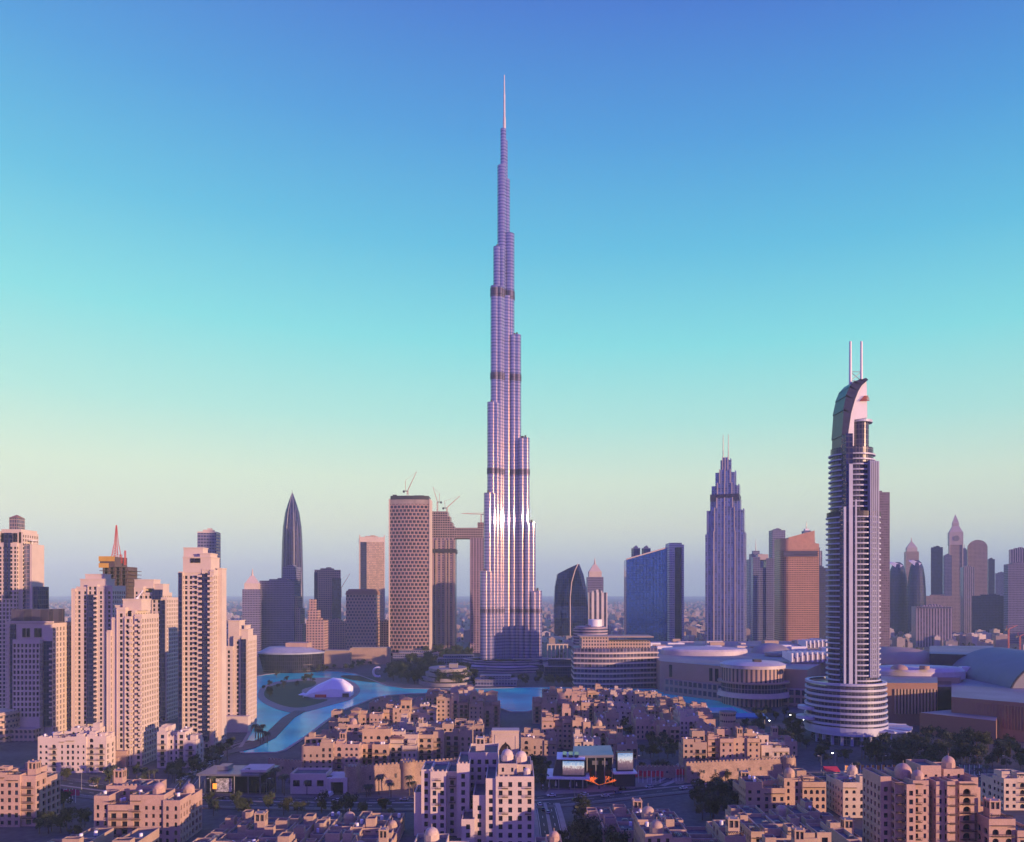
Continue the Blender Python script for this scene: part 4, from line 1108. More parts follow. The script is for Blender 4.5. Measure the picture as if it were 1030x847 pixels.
# right half of the mall, beyond the ringed tower
r = thing('shopping_mall', 'brown walled mall wing with fins, shallow domes and a huge grey barrel roof', 'mall', gx(960, 640), 640)
ox, oy = r.location.x, r.location.y
MBR = mat('mall_brown_stone', (.30, .17, .125), var=.12, scale=.05)
b = MB(); b.prism([mp(886, 640), mp(943, 640), mp(943, 720), mp(886, 720)], -.5, hz(687, 640), mtop=1); b.prism([mp(957, 600), mp(1045, 560), mp(1075, 700), mp(957, 760)], -.5, hz(701, 600), mtop=1); b.build('wall', [MBR, MROOF], r)
b = MB(); b.prism([mp(943, 648), mp(957, 648), mp(957, 720), mp(943, 720)], -.5, hz(692, 640)); b.build('glass_link', GLS[0], r)
b = MB(); b.prism([mp(925, 600), mp(1002, 560), mp(1004, 600), mp(957, 615)], -.5, 16, mtop=1); b.build('lower_wall', [MBR, MROOF], r)
for k in range(13):
    x, y = mp(900 + 3.3 * k, 640); b = MB(); b.box(x - .7, x + .7, y - 1.2, y, 9, hz(693, 640)); b.build('wall_fin', SAND[3], r)
    b = MB(); b.box(x + .75, x + 2.2, y - .3, y + .3, 9, hz(694, 640)); b.build('window', GLS[0], r)
for k in range(26):
    f = k / 26; px = 959 + 80 * f; Dd = 600 - 38 * f; x, y = mp(px, Dd)
    b = MB(); b.box(x - .6, x + .6, y - 1.3, y + .4, 8, hz(705, 600)); b.build('wall_fin', MBR, r)
b = MB()
for y0, sx, D0, cx_ in ((0, 62, 850, 925),):
    x, y = mp(900, 850); b.loft([[(x + 46 * cos(2 * pi * j / 32) * cos(R(q)), y + 60 * sin(2 * pi * j / 32) * cos(R(q)), 34 + 15 * sin(R(q))) for j in range(32)] for q in (0, 15, 30, 50, 70, 88)], 0, True)
b.build('dome', MALLW, r)
b = MB(); b.prism([mp(872, 690), mp(965, 690), mp(1000, 1000), mp(870, 1000)], -.5, 33, mtop=1); b.build('hall_wall', [MALLW, MROOF], r)
b = MB(); x, y = mp(922, 715); b.lathe([(42, 30), (42, 37), (38, 40), (22, 41)], x, y, 40, sy=.55); b.build('oval_roof', bpy.data.materials['pale_mall_roof'], r)
b = MB(); x, y = mp(900, 700); b.dome(x, y - 8, 40, 7, sq=.6); b.cyl(x + 22, y - 8, 4, 40, 43, 14); b.build('roof_pod', MALLW, r)
b = MB(); b.prism([mp(935, 780), mp(995, 760), mp(1000, 900), mp(935, 900)], 28, 47, mtop=1); b.build('flat_roof', [DARKM, MROOF], r)
x, y = mp(1040, 700)
b = MB(); pr = [(-50 + 0, 18)] + [(-50 * cos(R(a)), 18 + 36 * sin(R(a))) for a in range(8, 180, 8)] + [(50, 18)]
b.loft([[(x + p, y - 45, z) for p, z in pr], [(x + p + 10, y + 70, z) for p, z in pr]], 0, True); b.build('barrel_roof', mat('barrel_metal', (.15, .16, .22), .6, .0, var=.12), r)
b = MB()
for (a0, z0), (a1, z1) in zip(pr[:-1], pr[1:]): b.tube((x + a0 * 1.01, y - 45.5, z0), (x + a1 * 1.01, y - 45.5, z1), .9, 6)
b.build('barrel_rim', DARKM, r)
for k in range(10):
    px, Dd = rng.uniform(890, 1000), rng.uniform(690, 980); x, y = mp(px, Dd); b = MB(); b.box(x - 4, x + 4, y - 3, y + 3, 33, 36 + k % 3); b.build('roof_plant', WHITE, r)
# elevated metro line and highway
r = thing('elevated_viaduct', 'long pale elevated rail viaduct curving behind the mall', 'viaduct', gx(960, 1250), 1250)
ox, oy = r.location.x, r.location.y
pts = smooth_poly([mp(884, 1290), mp(930, 1220), mp(975, 1160), mp(1000, 1140), mp(1060, 1120)], 2, False)
b = MB(); strip(b, pts, -7, 7, 14, 0)
for off in (-7, 7): strip(b, pts, off - .3, off + .3, 15.6, 3.6)
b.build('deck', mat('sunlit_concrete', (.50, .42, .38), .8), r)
for p in pts[::4]:
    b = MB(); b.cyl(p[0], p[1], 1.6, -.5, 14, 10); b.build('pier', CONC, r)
# ------------------------------------------------------------------ old town: stepped sandstone houses
ORD = ['first', 'second', 'third', 'fourth', 'fifth', 'sixth', 'seventh', 'eighth', 'ninth', 'tenth', 'eleventh', 'twelfth']
def railing(b, x0, x1, y, z, h=.9):
    b.box(x0, x1, y, y + .08, z, z + .1); b.box(x0, x1, y, y + .08, z + h - .1, z + h)
    n = max(2, int((x1 - x0) / .5))
    for k in range(n + 1):
        x = x0 + (x1 - x0) * k / n; b.box(x - .04, x + .04, y, y + .08, z + .1, z + h - .1)
def wind_tower(Bd, x, y, z, h, w, m):
    b = MB(); a = w / 2
    b.box(x - a, x + a, y - a, y + a, z - .6, z + h * .55)
    for sx in (-1, 1):
        for sy in (-1, 1): b.box(x + sx * a - .45 * (sx > 0) - .0, x + sx * a + .45 * (sx < 0), y + sy * a - .45 * (sy > 0), y + sy * a + .45 * (sy < 0), z + h * .55, z + h)
    b.box(x - .2, x + .2, y - a + .05, y + a - .05, z + h * .55, z + h * .97); b.box(x - a + .05, x + a - .05, y - .2, y + .2, z + h * .55, z + h * .96)
    b.box(x - a - .15, x + a + .15, y - a - .15, y + a + .15, z + h, z + h + .5)
    for sx in (-1, 1):
        for sy in (-1, 1): b.box(x + sx * a * .8 - .25, x + sx * a * .8 + .25, y + sy * a * .8 - .25, y + sy * a * .8 + .25, z + h + .5, z + h + 1.1)
    o = b.build('wind_tower', m, Bd.root)
    b = MB(); b.box(x - a + .3, x + a - .3, y - a + .5, y + a - .5, z + h * .5, z + h * .9); b.build('louvre', DARKM, o)
def roof_hut(Bd, x0, x1, y0, y1, z, h, m):
    sub = MB()
    Bd.block(x0, x1, y0, y1, z - 1.3, z + h, fh=h + 2.2, bw=2.6, ww=.9, wh=1.5, dep=.25, par=.8, top=.2, wb=sub, win='F' if h > 2.6 else '', t=.3)
    sub.build('roof_hut', m, Bd.root)
def dome(Bd, x, y, z, r, m):
    b = MB(); b.cyl(x, y, r * 1.08, z - 1.2, z + 1.6, 8, smooth=False); b.dome(x, y, z + 1.6, r, 16, 6, .95); b.cyl(x, y, .12, z + 1.5 + r * .95, z + 2.6 + r, 6)
    b.build('dome', m, Bd.root)
def crenels(b, x0, x1, y, z, t=.35):
    n = max(2, int((x1 - x0) / 1.6))
    for k in range(n):
        x = x0 + (x1 - x0) * (k + .5) / n; b.box(x - .4, x + .4, y + .02, y + t - .02, z - .02, z + .7)
def acu(w, d, h):
    b = MB(); b.box(-w, w, -d, d, 0, h); b.box(-w * .8, w * .8, -d * .8, d * .8, h, h + .15); b.cyl(0, 0, d * .6, h + .15, h + .3, 10); return b.mesh('cooling_unit', GREYM)
ACU = [acu(.7, .5, 1.2), acu(1.2, .6, 1.0)]
b = MB(); b.cyl(0, 0, .7, .4, 1.9, 12); b.dome(0, 0, 1.9, .7, 12, 3, .4)
for sx in (-.4, .4):
    for sy in (-.4, .4): b.box(sx - .06, sx + .06, sy - .06, sy + .06, 0, .45)
ACU.append(b.mesh('water_tank', WHITE))
def old_house(label, x0, x1, yb, yt, seed, feat='', dep=None, rot=0.0, m=None, name='courtyard_house', cat='house', group='old town houses', fh=3.4, rows=2, maxw=60, D=None, minbay=6.0, low=False, hk=1.0):
    rng = random.Random(seed * 7 + 1)
    D = D or gd(yb)
    Wd = (x1 - x0) * D / F
    dep = dep or max(14, min(30, Wd * .9))
    Wd = (Wd - dep * abs(sin(R(rot)))) / cos(R(rot)) if rot else Wd
    Wd = max(Wd, 8)
    Hm = max(6.5, hz(yt, D + (dep * .6 if low else 0)) - (2.5 if low else 0)) * hk
    m = m or SAND[rng.randrange(len(SAND))]
    Bd = Bld(name, label, cat, gx((x0 + x1) / 2, D), D, R(rot), group, seed)
    n = max(2, round(Wd / (minbay + rng.random() * 3)))
    cuts = sorted([0] + [Wd * (k + rng.uniform(-.2, .2)) / n for k in range(1, n)] + [Wd])
    tops = []
    for row in range(rows):
        y0, y1 = dep * row / rows, dep * (row + 1) / rows
        for k in range(n):
            a, c = cuts[k] - Wd / 2, cuts[k + 1] - Wd / 2
            zz = Hm * (rng.choice((.8, .9, .97, 1, 1, 1.05)) if row == 0 else rng.choice((.72, .85, .95, 1, 1.06) if low else (.78, .92, 1.0, 1.1, 1.2)))
            zz = max(zz, 5.5)
            sb = rng.choice((0, 0, .9, 2.0)) if row == 0 else 0
            fy = y0 + sb + (.01 * k)
            big = rng.random() < .42
            Bd.block(a, c, fy, y1, -.5, zz, fh=fh, bw=(3.4 if big else 2.6), ww=(2.4 if big else rng.choice((1.2, 1.5))), wh=(2.3 if big else rng.choice((1.6, 2.0))), dep=(.7 if big else .3), base=.5, par=rng.choice((.9, 1.1, 1.4)), win='FLR' if row == 0 else 'FLRB', top=1.2, arch=rng.random() < .4)
            tops.append((a, c, fy, y1, zz, row))
            if big and row == 0 and 'b' in feat + 'b':
                for q in range(1, int((zz - 2) / fh)):
                    b = MB(); xa, xb = a + .8, c - .8
                    b.box(xa, xb, fy - 1.1, fy - .01, q * fh + .1, q * fh + .28); railing(b, xa, xb, fy - 1.1, q * fh + .28)
                    b.build('balcony', WOOD, Bd.root)
            if row == 0 and rng.random() < .35 and c - a > 4:
                b = MB(); b.box(a + .6, c - .6, fy - .9, fy - .02, zz - 2.6, zz - 2.4)
                for q in range(int((c - a - 1.2) / .7)): b.box(a + .7 + q * .7, a + .85 + q * .7, fy - 1.5, fy + 1.2, zz + 1.2, zz + 1.4)
                for xx in (a + .8, c - .95): b.box(xx, xx + .15, fy + .5, fy + .65, zz - .2, zz + 1.2)
                b.build('pergola', WOOD, Bd.root)
    rng.shuffle(tops)
    todo = list(feat)
    for a, c, y0, y1, zz, row in tops:
        cx, cy = (a + c) / 2, (y0 + y1) / 2
        w = min(c - a, y1 - y0)
        if todo:
            f = todo.pop(0)
            if f == 'd': dome(Bd, cx, cy, zz, min(2.5, w * .34), m); continue
            if f == 'w': wind_tower(Bd, cx, cy, zz - .8, 6.0, min(4.2, w * .6), m); continue
            if f == 'g': 
                b = MB(); q = [(a - .6, y0 - .6), (c + .6, y0 - .6), (c + .6, y1 + .6), (a - .6, y1 + .6)]
                b.prism(q, zz + .02, zz + .3); b.prism(q, zz + .3, zz + 2.0, top=[(cx - .5, cy - .3), (cx + .5, cy - .3), (cx + .5, cy + .3), (cx - .5, cy + .3)])
                b.build('hip_roof', TILE, Bd.root); continue
            if f == 'c':
                b = MB(); crenels(b, a + .2, c - .2, y0, zz); b.build('crenellation', m, Bd.root)
        r_ = rng.random()
        if r_ < .42 and w > 4.5:
            hw, hd = rng.uniform(1.6, min(3.4, w * .4)), rng.uniform(1.5, min(3, (y1 - y0) * .35))
            ox, oy = rng.uniform(a + hw, c - hw), rng.uniform(y0 + hd, y1 - hd)
            ox = min(max(ox, a + hw + .4), c - hw - .4) if c - a > 2 * hw + .8 else cx
            oy = min(max(oy, y0 + hd + .4), y1 - hd - .4)
            roof_hut(Bd, ox - hw, ox + hw, oy - hd, oy + hd, zz, rng.uniform(1.5, 3.0), m)
        if r_ > .3:
            for q in range(rng.randint(1, 3)):
                o = bpy.data.objects.new('cooling_unit', ACU[rng.randrange(3)]); COL.objects.link(o); o.parent = Bd.root
                o.location = (rng.uniform(a + 1.1, c - 1.1), rng.uniform(y0 + 1.1, y1 - 1.1), zz - 1.15); o.rotation_euler = (0, 0, rng.choice((0, pi / 2)))
    return Bd.finish(m, ROOF, maxw)

COLW = ['sandy', 'pinkish', 'cream', 'tan', 'ochre']
FEATW = {'d': 'with a small dome', 'w': 'with a wind tower', 'g': 'with a brown hip roof', 'c': 'with a crenellated parapet', '': 'with flat terraces'}
def row(desc, items, **k):
    for i, it in enumerate(items):
        x0, x1, yb, yt, seed, feat = it[:6]
        ci = (seed * 3) % 5
        k2 = dict(k)
        if len(it) > 6: k2.update(it[6])
        old_house(f"{COLW[ci]} house {FEATW[feat[:1]]}, {ORD[i]} from left, {desc}", x0, x1, yb, yt, seed, feat, m=SAND[ci], **k2)

row('front row above left rampart', [(303, 335, 781, 747, 1, ''), (336, 361, 780, 750, 2, 'w'), (362, 391, 776, 742, 3, ''), (392, 419, 774, 744, 4, 'g'), (420, 446, 770, 738, 5, ''), (447, 475, 768, 735, 6, 'c')], dep=15, minbay=7)
row('second row behind left rampart', [(322, 345, 762, 734, 11, ''), (346, 371, 759, 730, 12, 'd'), (372, 399, 757, 728, 13, ''), (400, 428, 755, 726, 14, 'w'), (429, 456, 752, 723, 15, ''), (457, 486, 752, 725, 16, 'd'), (486, 500, 757, 739, 17, '')], hk=0.82, dep=20, rows=3)
row('row of brown roofs by canal', [(330, 358, 744, 716, 21, 'gg'), (359, 384, 740, 713, 22, 'g'), (385, 411, 738, 705, 23, 'g'), (412, 438, 734, 707, 24, 'gg'), (439, 471, 730, 694, 25, 'ggw'), (472, 503, 732, 699, 26, 'gd')], hk=0.8, dep=20)
row('far left row along water', [(371, 398, 718, 702, 31, 'g'), (400, 424, 716, 701, 32, 'g'), (428, 450, 713, 692, 33, 'g'), (452, 476, 712, 687, 34, 'gg'), (477, 500, 716, 695, 35, 'g')], hk=0.72, dep=24, rows=3)
row('front row above right rampart', [(688, 712, 777, 744, 41, ''), (713, 738, 775, 742, 42, ''), (739, 765, 775, 743, 43, 'w'), (766, 794, 773, 747, 44, '')], dep=15, minbay=7)
row('row behind the cinema kiosk', [(524, 560, 760, 739, 51, ''), (545, 575, 753, 717, 52, 'c'), (576, 594, 755, 723, 53, ''), (578, 604, 764, 742, 54, ''), (597, 622, 752, 732, 55, 'd'), (612, 642, 764, 743, 56, 'w')], hk=0.9, dep=14)
row('middle row of right quarter', [(601, 624, 742, 716, 61, ''), (640, 664, 744, 717, 62, 'c'), (664, 684, 748, 725, 63, ''), (684, 703, 744, 713, 64, 'd'), (703, 725, 748, 727, 65, ''), (744, 768, 752, 734, 66, ''), (770, 802, 760, 741, 67, 'w')], hk=0.74, dep=24, rows=3)
row('inner row of right quarter', [(536, 560, 728, 697, 71, ''), (561, 584, 726, 696, 72, 'w'), (585, 611, 726, 697, 73, ''), (612, 639, 728, 701, 74, 'd'), (640, 666, 732, 705, 75, ''), (667, 692, 736, 708, 76, 'w'), (693, 720, 738, 711, 77, '')], hk=0.66, dep=26, rows=3)
row('far right row along lake', [(546, 567, 712, 688, 81, 'w'), (568, 590, 710, 686, 82, ''), (591, 613, 709, 685, 83, 'c'), (614, 639, 710, 687, 84, ''), (640, 663, 712, 691, 85, 'd'), (664, 690, 718, 698, 86, ''), (691, 716, 724, 706, 87, '')], hk=0.6, dep=24, rows=3)
# round tower house
d = gd(748)
Bd = Bld('round_tower_house', 'drum shaped sandstone tower house near the right rampart', 'house', gx(735, d), d + 8, 0, 'old town houses', 5)
b = MB(); b.cyl(0, 0, 5.6, -.5, hz(719, d), 24); b.cyl(0, 0, 5.9, hz(719, d), hz(718, d) + .6, 24, mtop=1); b.build('wall', [SAND[0], ROOF], Bd.root)
for k in range(9):
    th = R(200 + 16 * k)
    for z in (10, 15, 19.5):
        o = bpy.data.objects.new('window', PANES[0]); COL.objects.link(o); o.parent = Bd.root; o.location = (5.6 * cos(th), 5.6 * sin(th), z); o.rotation_euler = (0, 0, th + pi / 2); o.scale = (.9, 1, 1.3)
# ramparts with bastions
def rampart(label, x0, x1, yb0, yb1, yt, bast=()):
    d0, d1 = gd(yb0), gd(yb1)
    A, Bv = Vector((gx(x0, d0), d0)), Vector((gx(x1, d1), d1))
    r = thing('rampart_wall', label, 'stone wall', *A, 0, 0, 'old town ramparts')
    v = Bv - A; ln = v.length; u = v / ln; n = Vector((u.y, -u.x)); h = hz(yt, (d0 + d1) / 2)
    b = MB(); q = lambda t, o: (u.x * t + n.x * o, u.y * t + n.y * o)
    b.prism([q(0, 1.5), q(ln, 1.5), q(ln, -2), q(0, -2)], -.5, h, top=[q(0, .4), q(ln, .4), q(ln, -2), q(0, -2)]); b.build('wall', STONE, r)
    b = MB()
    for k in range(int(ln / 2.2)): b.prism([q(k * 2.2 + .3, .35), q(k * 2.2 + 1.5, .35), q(k * 2.2 + 1.5, -.3), q(k * 2.2 + .3, -.3)], h - .02, h + .9)
    b.build('battlement', STONE, r)
    for k in range(int(ln / 7)):
        b = MB(); t = 3.5 + 7 * k; f = 1.02
        b.prism([q(t - .5, f + .12), q(t + .5, f + .12), q(t + .5, f - .8), q(t - .5, f - .8)], h * .45, h * .62); b.build('loophole', DARKM, r)
    for px in bast:
        f = (px - x0) / (x1 - x0); p = q(ln * f, 0)
        b = MB(); b.cyl(p[0], p[1], 4.2, -.5, h * .8, 24, r2=3.6); b.cyl(p[0], p[1], 4.0, h * .8, h + 1.0, 24)
        for k in range(12): b.cyl(p[0] + 3.6 * cos(pi * k / 6), p[1] + 3.6 * sin(pi * k / 6), .4, h + 1.0, h + 1.8, 4)
        b.build('bastion', STONE, r)
rampart('long sandstone rampart with round bastions under the left houses', 352, 476, 797, 786, 767, (354, 408, 468))
rampart('sandstone rampart below the right hand row of houses', 690, 800, 787, 781, 765, (792,))
rampart('short plain rampart wall between the canal and the pavilion', 270, 304, 779, 782, 765)
rampart('low dark sandstone wall between the two big screens and the right rampart', 640, 688, 782, 782, 771)
# arcade podium with tunnel mouth
D = gd(798)
Bd = Bld('arcade_building', 'pale two storey shopfront with a dark tunnel mouth beside it', 'shop', gx(320, D), D, 0, None, 3)
X = lambda px: (px - 320) * D / F
Bd.block(X(292), X(328), 0, 14, -.5, hz(778, D), fh=5, bw=5, ww=3.6, wh=3.4, dep=.8, base=3.2, top=.5)
Bd.w.box(X(329), X(333.5), -2, 14, -.5, hz(782, D)); Bd.w.box(X(346), X(350), -2, 14, -.5, hz(782, D)); Bd.w.box(X(333.6), X(345.9), -1.9, 14, hz(786, D), hz(782, D)); Bd.w.box(X(333.6), X(345.9), 10, 12, -.5, hz(786, D) - .1)
b = MB(); b.box(X(334), X(345.5), 4, 4.3, .3, hz(786.5, D)); b.build('tunnel_gate', DARKM, Bd.root)
Bd.finish(PALE)
# arch gateway
D = gd(778)
r = thing('arch_gateway', 'tall square sandstone gateway with a pointed arch recess', 'gateway', gx(508.5, D), D, 0)
h = hz(736, D); w = 13.5 * D / F
b = MB()
arch = [(-w * .5, .0)] + [(-w * .5 + w * .5 * (1 - cos(R(a))) , h * .42 + h * .30 * sin(R(a))) for a in (0, 20, 40, 60, 80)] + [(0, h * .76)]
arch += [(-x, z) for x, z in reversed(arch[:-1])]
arch[0] = (-w * .5, -.5); arch[-1] = (w * .5, -.5)
outer = [(-w, -.5), (-w, h), (0, h), (w, h), (w, -.5)]
nA = len(arch)
for yy in (0, 9):
    for i in range(nA - 1):
        (xa, za), (xb, zb) = arch[i], arch[i + 1]
        b.poly([(xa, yy, za), (xb, yy, zb), (xb, yy, h if True else 0), (xa, yy, h)])
    b.poly([(-w, yy, -.5), (-w * .5, yy, -.5), (-w * .5, yy, h), (-w, yy, h)]); b.poly([(w * .5, yy, -.5), (w, yy, -.5), (w, yy, h), (w * .5, yy, h)])
for i in range(nA - 1):
    (xa, za), (xb, zb) = arch[i], arch[i + 1]; b.poly([(xa, 0, za), (xb, 0, zb), (xb, 7, zb), (xa, 7, za)])
for sx in (-1, 1): b.poly([(sx * w, 0, -.5), (sx * w, 9, -.5), (sx * w, 9, h), (sx * w, 0, h)])
b.poly([(-w, 0, h), (w, 0, h), (w, 9, h), (-w, 9, h)]); b.build('wall', SAND[2], r)
b = MB(); b.box(-w * .52, w * .52, 6, 6.6, -.4, h * .8); b.build('back_panel', SAND[3], r)
b = MB()
for x0, x1, z0, z1 in ((-w * .8, -w * .74, 2, h * .9), (w * .74, w * .8, 2, h * .9), (-w * .8, w * .8, h * .9, h * .93)): b.box(x0, x1, -.25, -.02, z0, z1)
b.box(-w * 1.03, w * 1.03, -.4, 9.4, h + .02, h + .8); b.build('moulding', SAND[2], r)

# ------------------------------------------------------------------ foreground apartment blocks
def apt(*a, **k):
    k.setdefault('name', 'apartment_block'); k.setdefault('cat', 'apartments'); k.setdefault('group', 'foreground apartment blocks'); k.setdefault('maxw', 100); k.setdefault('low', True)
    return old_house(*a, **k)
apt('pink apartment block cut by the left edge of the picture', -28, 33, 832, 768, 101, 'cw', dep=22, m=SAND[1])
apt('pink apartment block with a small dome left of the low rooftops', 92, 181, 850, 786, 102, 'dcwd', dep=24, m=SAND[1], rows=2)
apt('low rooftops with square huts in the bottom left corner', 32, 128, 900, 834, 103, '', dep=26, D=286, m=SAND[3], fh=3.2)
apt('cluster of low tan roof terraces right of the domed pink block', 186, 290, 885, 824, 104, 'w', dep=46, m=SAND[3], rows=4, fh=3.2)
apt('cluster of low roofs with three small domes left of the white tower block', 296, 386, 880, 826, 105, 'dwdd', dep=58, m=SAND[0], rows=5, fh=3.2)
apt('small roof cluster at the foot of the white tower block', 392, 470, 900, 838, 106, 'd', D=275, dep=12, m=SAND[2], rows=1, fh=3.2)
apt('low domed roof right of the white tower block at the bottom edge', 539, 566, 900, 836, 107, 'd', D=290, dep=14, m=SAND[1], rows=1)
apt('courtyard block of pink roofs below the big screens', 594, 690, 850, 812, 108, 'w', dep=36, m=SAND[1], rows=3, fh=3.2)
apt('long roof cluster with domes bottom centre right', 650, 752, 905, 822, 109, 'dwd', dep=30, m=SAND[0], rows=3, fh=3.2, D=290)
apt('tall sunlit block with two domes under the ringed tower', 750, 831, 822, 774, 110, 'ddcw', dep=22, m=SAND[4], rows=2)
apt('grouped roofs with colonnade in front of the two domed block', 757, 868, 868, 814, 111, 'dw', dep=40, m=SAND[0], rows=3)
apt('bottom edge roofs left of the tall pink tower block', 776, 908, 930, 838, 112, 'wd', dep=26, m=SAND[3], rows=2, D=262)
apt('low block with small dome behind the tall pink tower block', 848, 892, 822, 776, 113, 'd', dep=20, m=SAND[2])
apt('narrow roofs right of the tall pink tower block', 998, 1045, 880, 806, 114, 'w', dep=30, m=SAND[1], rows=2)
apt('cream block at the right edge above the narrow roofs', 1011, 1045, 815, 772, 115, 'c', dep=20, m=SAND[2])
# white tower block, centre: an L of slim bays
D = 335.0
Bd = Bld('apartment_block', 'cream L shaped tower block with domes, brightest of the foreground', 'apartments', gx(477, D), D, R(0), 'foreground apartment blocks', 21)
X = lambda px: (px - 477) * D / F
Zc = lambda py, y=0: CAMZ - (py - CY) * (D + y) / F
Q = dict(fh=3.5, bw=3.1, ww=1.6, wh=2.1, dep=.45, top=1.0, base=.6)
for x0, x1, y0, y1, yt in ((413, 421, 12, 26, 797), (421, 431, 10, 28, 774), (431, 447, 8, 28, 776), (447, 458, 12, 30, 776), (458, 471, 9, 34, 768), (468, 500, 22, 44, 757),
                           (476, 489, -3, 22, 800), (489, 499, -5, 24, 783), (499, 537, -6, 26, 781), (465, 478, -6, 10, 824)):
    Bd.block(X(x0), X(x1), y0, y1, -.5, Zc(yt, y0), **Q)
z = Zc(781, -6)
sub = MB(); Bd.block(X(501), X(520), 2, 20, z - 1, z + 3.6, fh=4, bw=3, ww=1, wh=1.8, dep=.3, top=.4, wb=sub, win='F'); sub.build('roof_storey', SAND[2], Bd.root)
sub = MB(); Bd.block(X(520), X(535), 5, 22, z - 1, z + 2.6, fh=3.4, bw=3, ww=1, wh=1.8, dep=.3, top=.4, wb=sub, win='F'); sub.build('roof_storey', SAND[2], Bd.root)
for px, y, rr, dz in ((510, 12, 2.5, 3.9), (524.5, 14, 2.4, 2.8), (530, 0, 1.4, -.6)): dome(Bd, X(px), y, z + dz, rr, PALE)
wind_tower(Bd, X(480), 33, Zc(757, 22) - .6, 5, 4, SAND[2])
for x0, x1, y, zt in ((431.5, 446, 8, 776), (499.5, 514, -6, 781), (458.5, 470, 9, 768)):
    b = MB(); crenels(b, X(x0), X(x1), y, Zc(zt, y)); b.build('crenellation', SAND[2], Bd.root)
for px, y in ((439, 8), (453, 12), (531, -6), (508, -6)):
    for k in (4, 6, 7):
        b = MB(); b.box(X(px) - 1.3, X(px) + 1.3, y - 1.1, y - .02, 3.5 * k + .2, 3.5 * k + .4); railing(b, X(px) - 1.3, X(px) + 1.3, y - 1.1, 3.5 * k + .4); b.build('balcony', WOOD, Bd.root)
Bd.finish(PALE)
# tall pink tower block, right
D = 305.0
Bd = Bld('apartment_block', 'tall pink tower block with domes and stacked wooden balconies, bottom right', 'apartments', gx(945, D), D, R(0), 'foreground apartment blocks', 22)
X = lambda px: (px - 945) * D / F
cols = [(893, 904, 6, 22, 781), (904, 912, 3, 24, 787), (912, 921, 0, 24, 789), (921, 937, 2, 26, 785), (937, 943, 6, 26, 782), (943, 952, 1, 26, 786), (952, 960, -.5, 24, 786), (960, 968, 3, 24, 784), (968, 983, 2, 24, 786), (983, 990, 4, 26, 782), (990, 997, 7, 22, 792)]
for i, (x0, x1, y0, y1, yt) in enumerate(cols): Bd.block(X(x0), X(x1), y0, y1, -.5, Zc(yt, y0) if False else hz(yt, D + y0), fh=3.4, bw=3.6 if i in (1, 6, 8) else 2.6, ww=2.9 if i in (1, 6, 8) else (1.5, 1.0)[i % 2], wh=2.5 if i in (1, 6, 8) else 1.9, dep=1.1 if i in (1, 6, 8) else .4, base=.4, top=1.1, arch=i in (1, 8))
z = hz(785, D + 5)
for x0, x1, y0, y1, h in ((937, 958, 8, 20, 5.2), (962, 983, 9, 22, 3.6)):
    sub = MB(); Bd.block(X(x0), X(x1), y0, y1, z - 1.2, z + h, fh=4, bw=3, ww=1, wh=1.6, dep=.3, top=.4, wb=sub, win='F'); sub.build('roof_storey', SAND[1], Bd.root)
for px, y, rr, dz in ((924, 12, 3.2, .6), (931, 6, 2.2, .2), (974, 14, 2.4, 3.8)): dome(Bd, X(px), y, z + dz, rr, SAND[1])
for x0, x1, y, z0 in ((904.5, 911.5, 1.2, 0), (952.5, 959.5, -2.2, 0), (968.5, 982, 0, 0), (921.5, 928, .4, 0)):
    for k in range(2, 9):
        b = MB(); b.box(X(x0), X(x1), y - .2, y + 1.7, 3.4 * k + .3, 3.4 * k + .5); railing(b, X(x0), X(x1), y - .2, 3.4 * k + .5); b.build('balcony', WOOD, Bd.root)
    b = MB()
    for q in range(8): b.box(X(x0) - .3, X(x1) + .3, y - .6 + q * .45, y - .45 + q * .45, z - .6, z - .4)
    b.build('pergola', WOOD, Bd.root)
Bd.finish(SAND[1])
# ornate low white rows below the left towers
for k, (x0, x1, yb, yt) in enumerate(((38, 106, 777, 741), (158, 197, 772, 738))):
    old_house(('long low cream terrace with ragged top under the left towers', 'short cream terrace between the tall tan towers')[k], x0, x1, yb, yt, 130 + k, 'c', dep=12, m=PALE, name='terrace_house', group='cream terraces', maxw=90, minbay=4)

# low pavilions around the foot of the tall tower
for k, (x0, x1, yb, yt, lb, mm) in enumerate(((395, 440, 662, 655, 'low dark glass pavilion left of the tall tower, behind the dark trees', G_GREY), (478, 520, 690, 681, 'low stepped terrace building at the lake edge below the tall tower', G_GREY),
        (512, 552, 676, 664, 'low glass hall in front of the tall tower', G_DARK), (548, 580, 682, 664, 'low dark block between the tall tower and the curved hotel', G_DARK), (440, 482, 668, 660, 'long low white roofed annex left of the tall tower', G_GREY), (640, 700, 646, 636, 'low flat roofed store block behind the blue slab', G_BEIGE))):
    d = gd(yb); r = rootat('low_pavilion', lb, 'pavilion', x0, x1, d)
    w = (x1 - x0) * d / F / 2; h = hz(yt, d)
    for q in range(2):
        b = MB(); b.box(-w + q * w * .25, w - q * w * .3, q * 9, 26, -.5 if q == 0 else h * .62 + .6, h * (.62 if q == 0 else 1)); b.build('hall', mm, r)
        b = MB(); b.box(-w + q * w * .25 - .8, w - q * w * .3 + .8, q * 9 - .9, 26.8, h * (.62 if q == 0 else 1), h * (.62 if q == 0 else 1) + .6); b.build('roof', KERB, r)
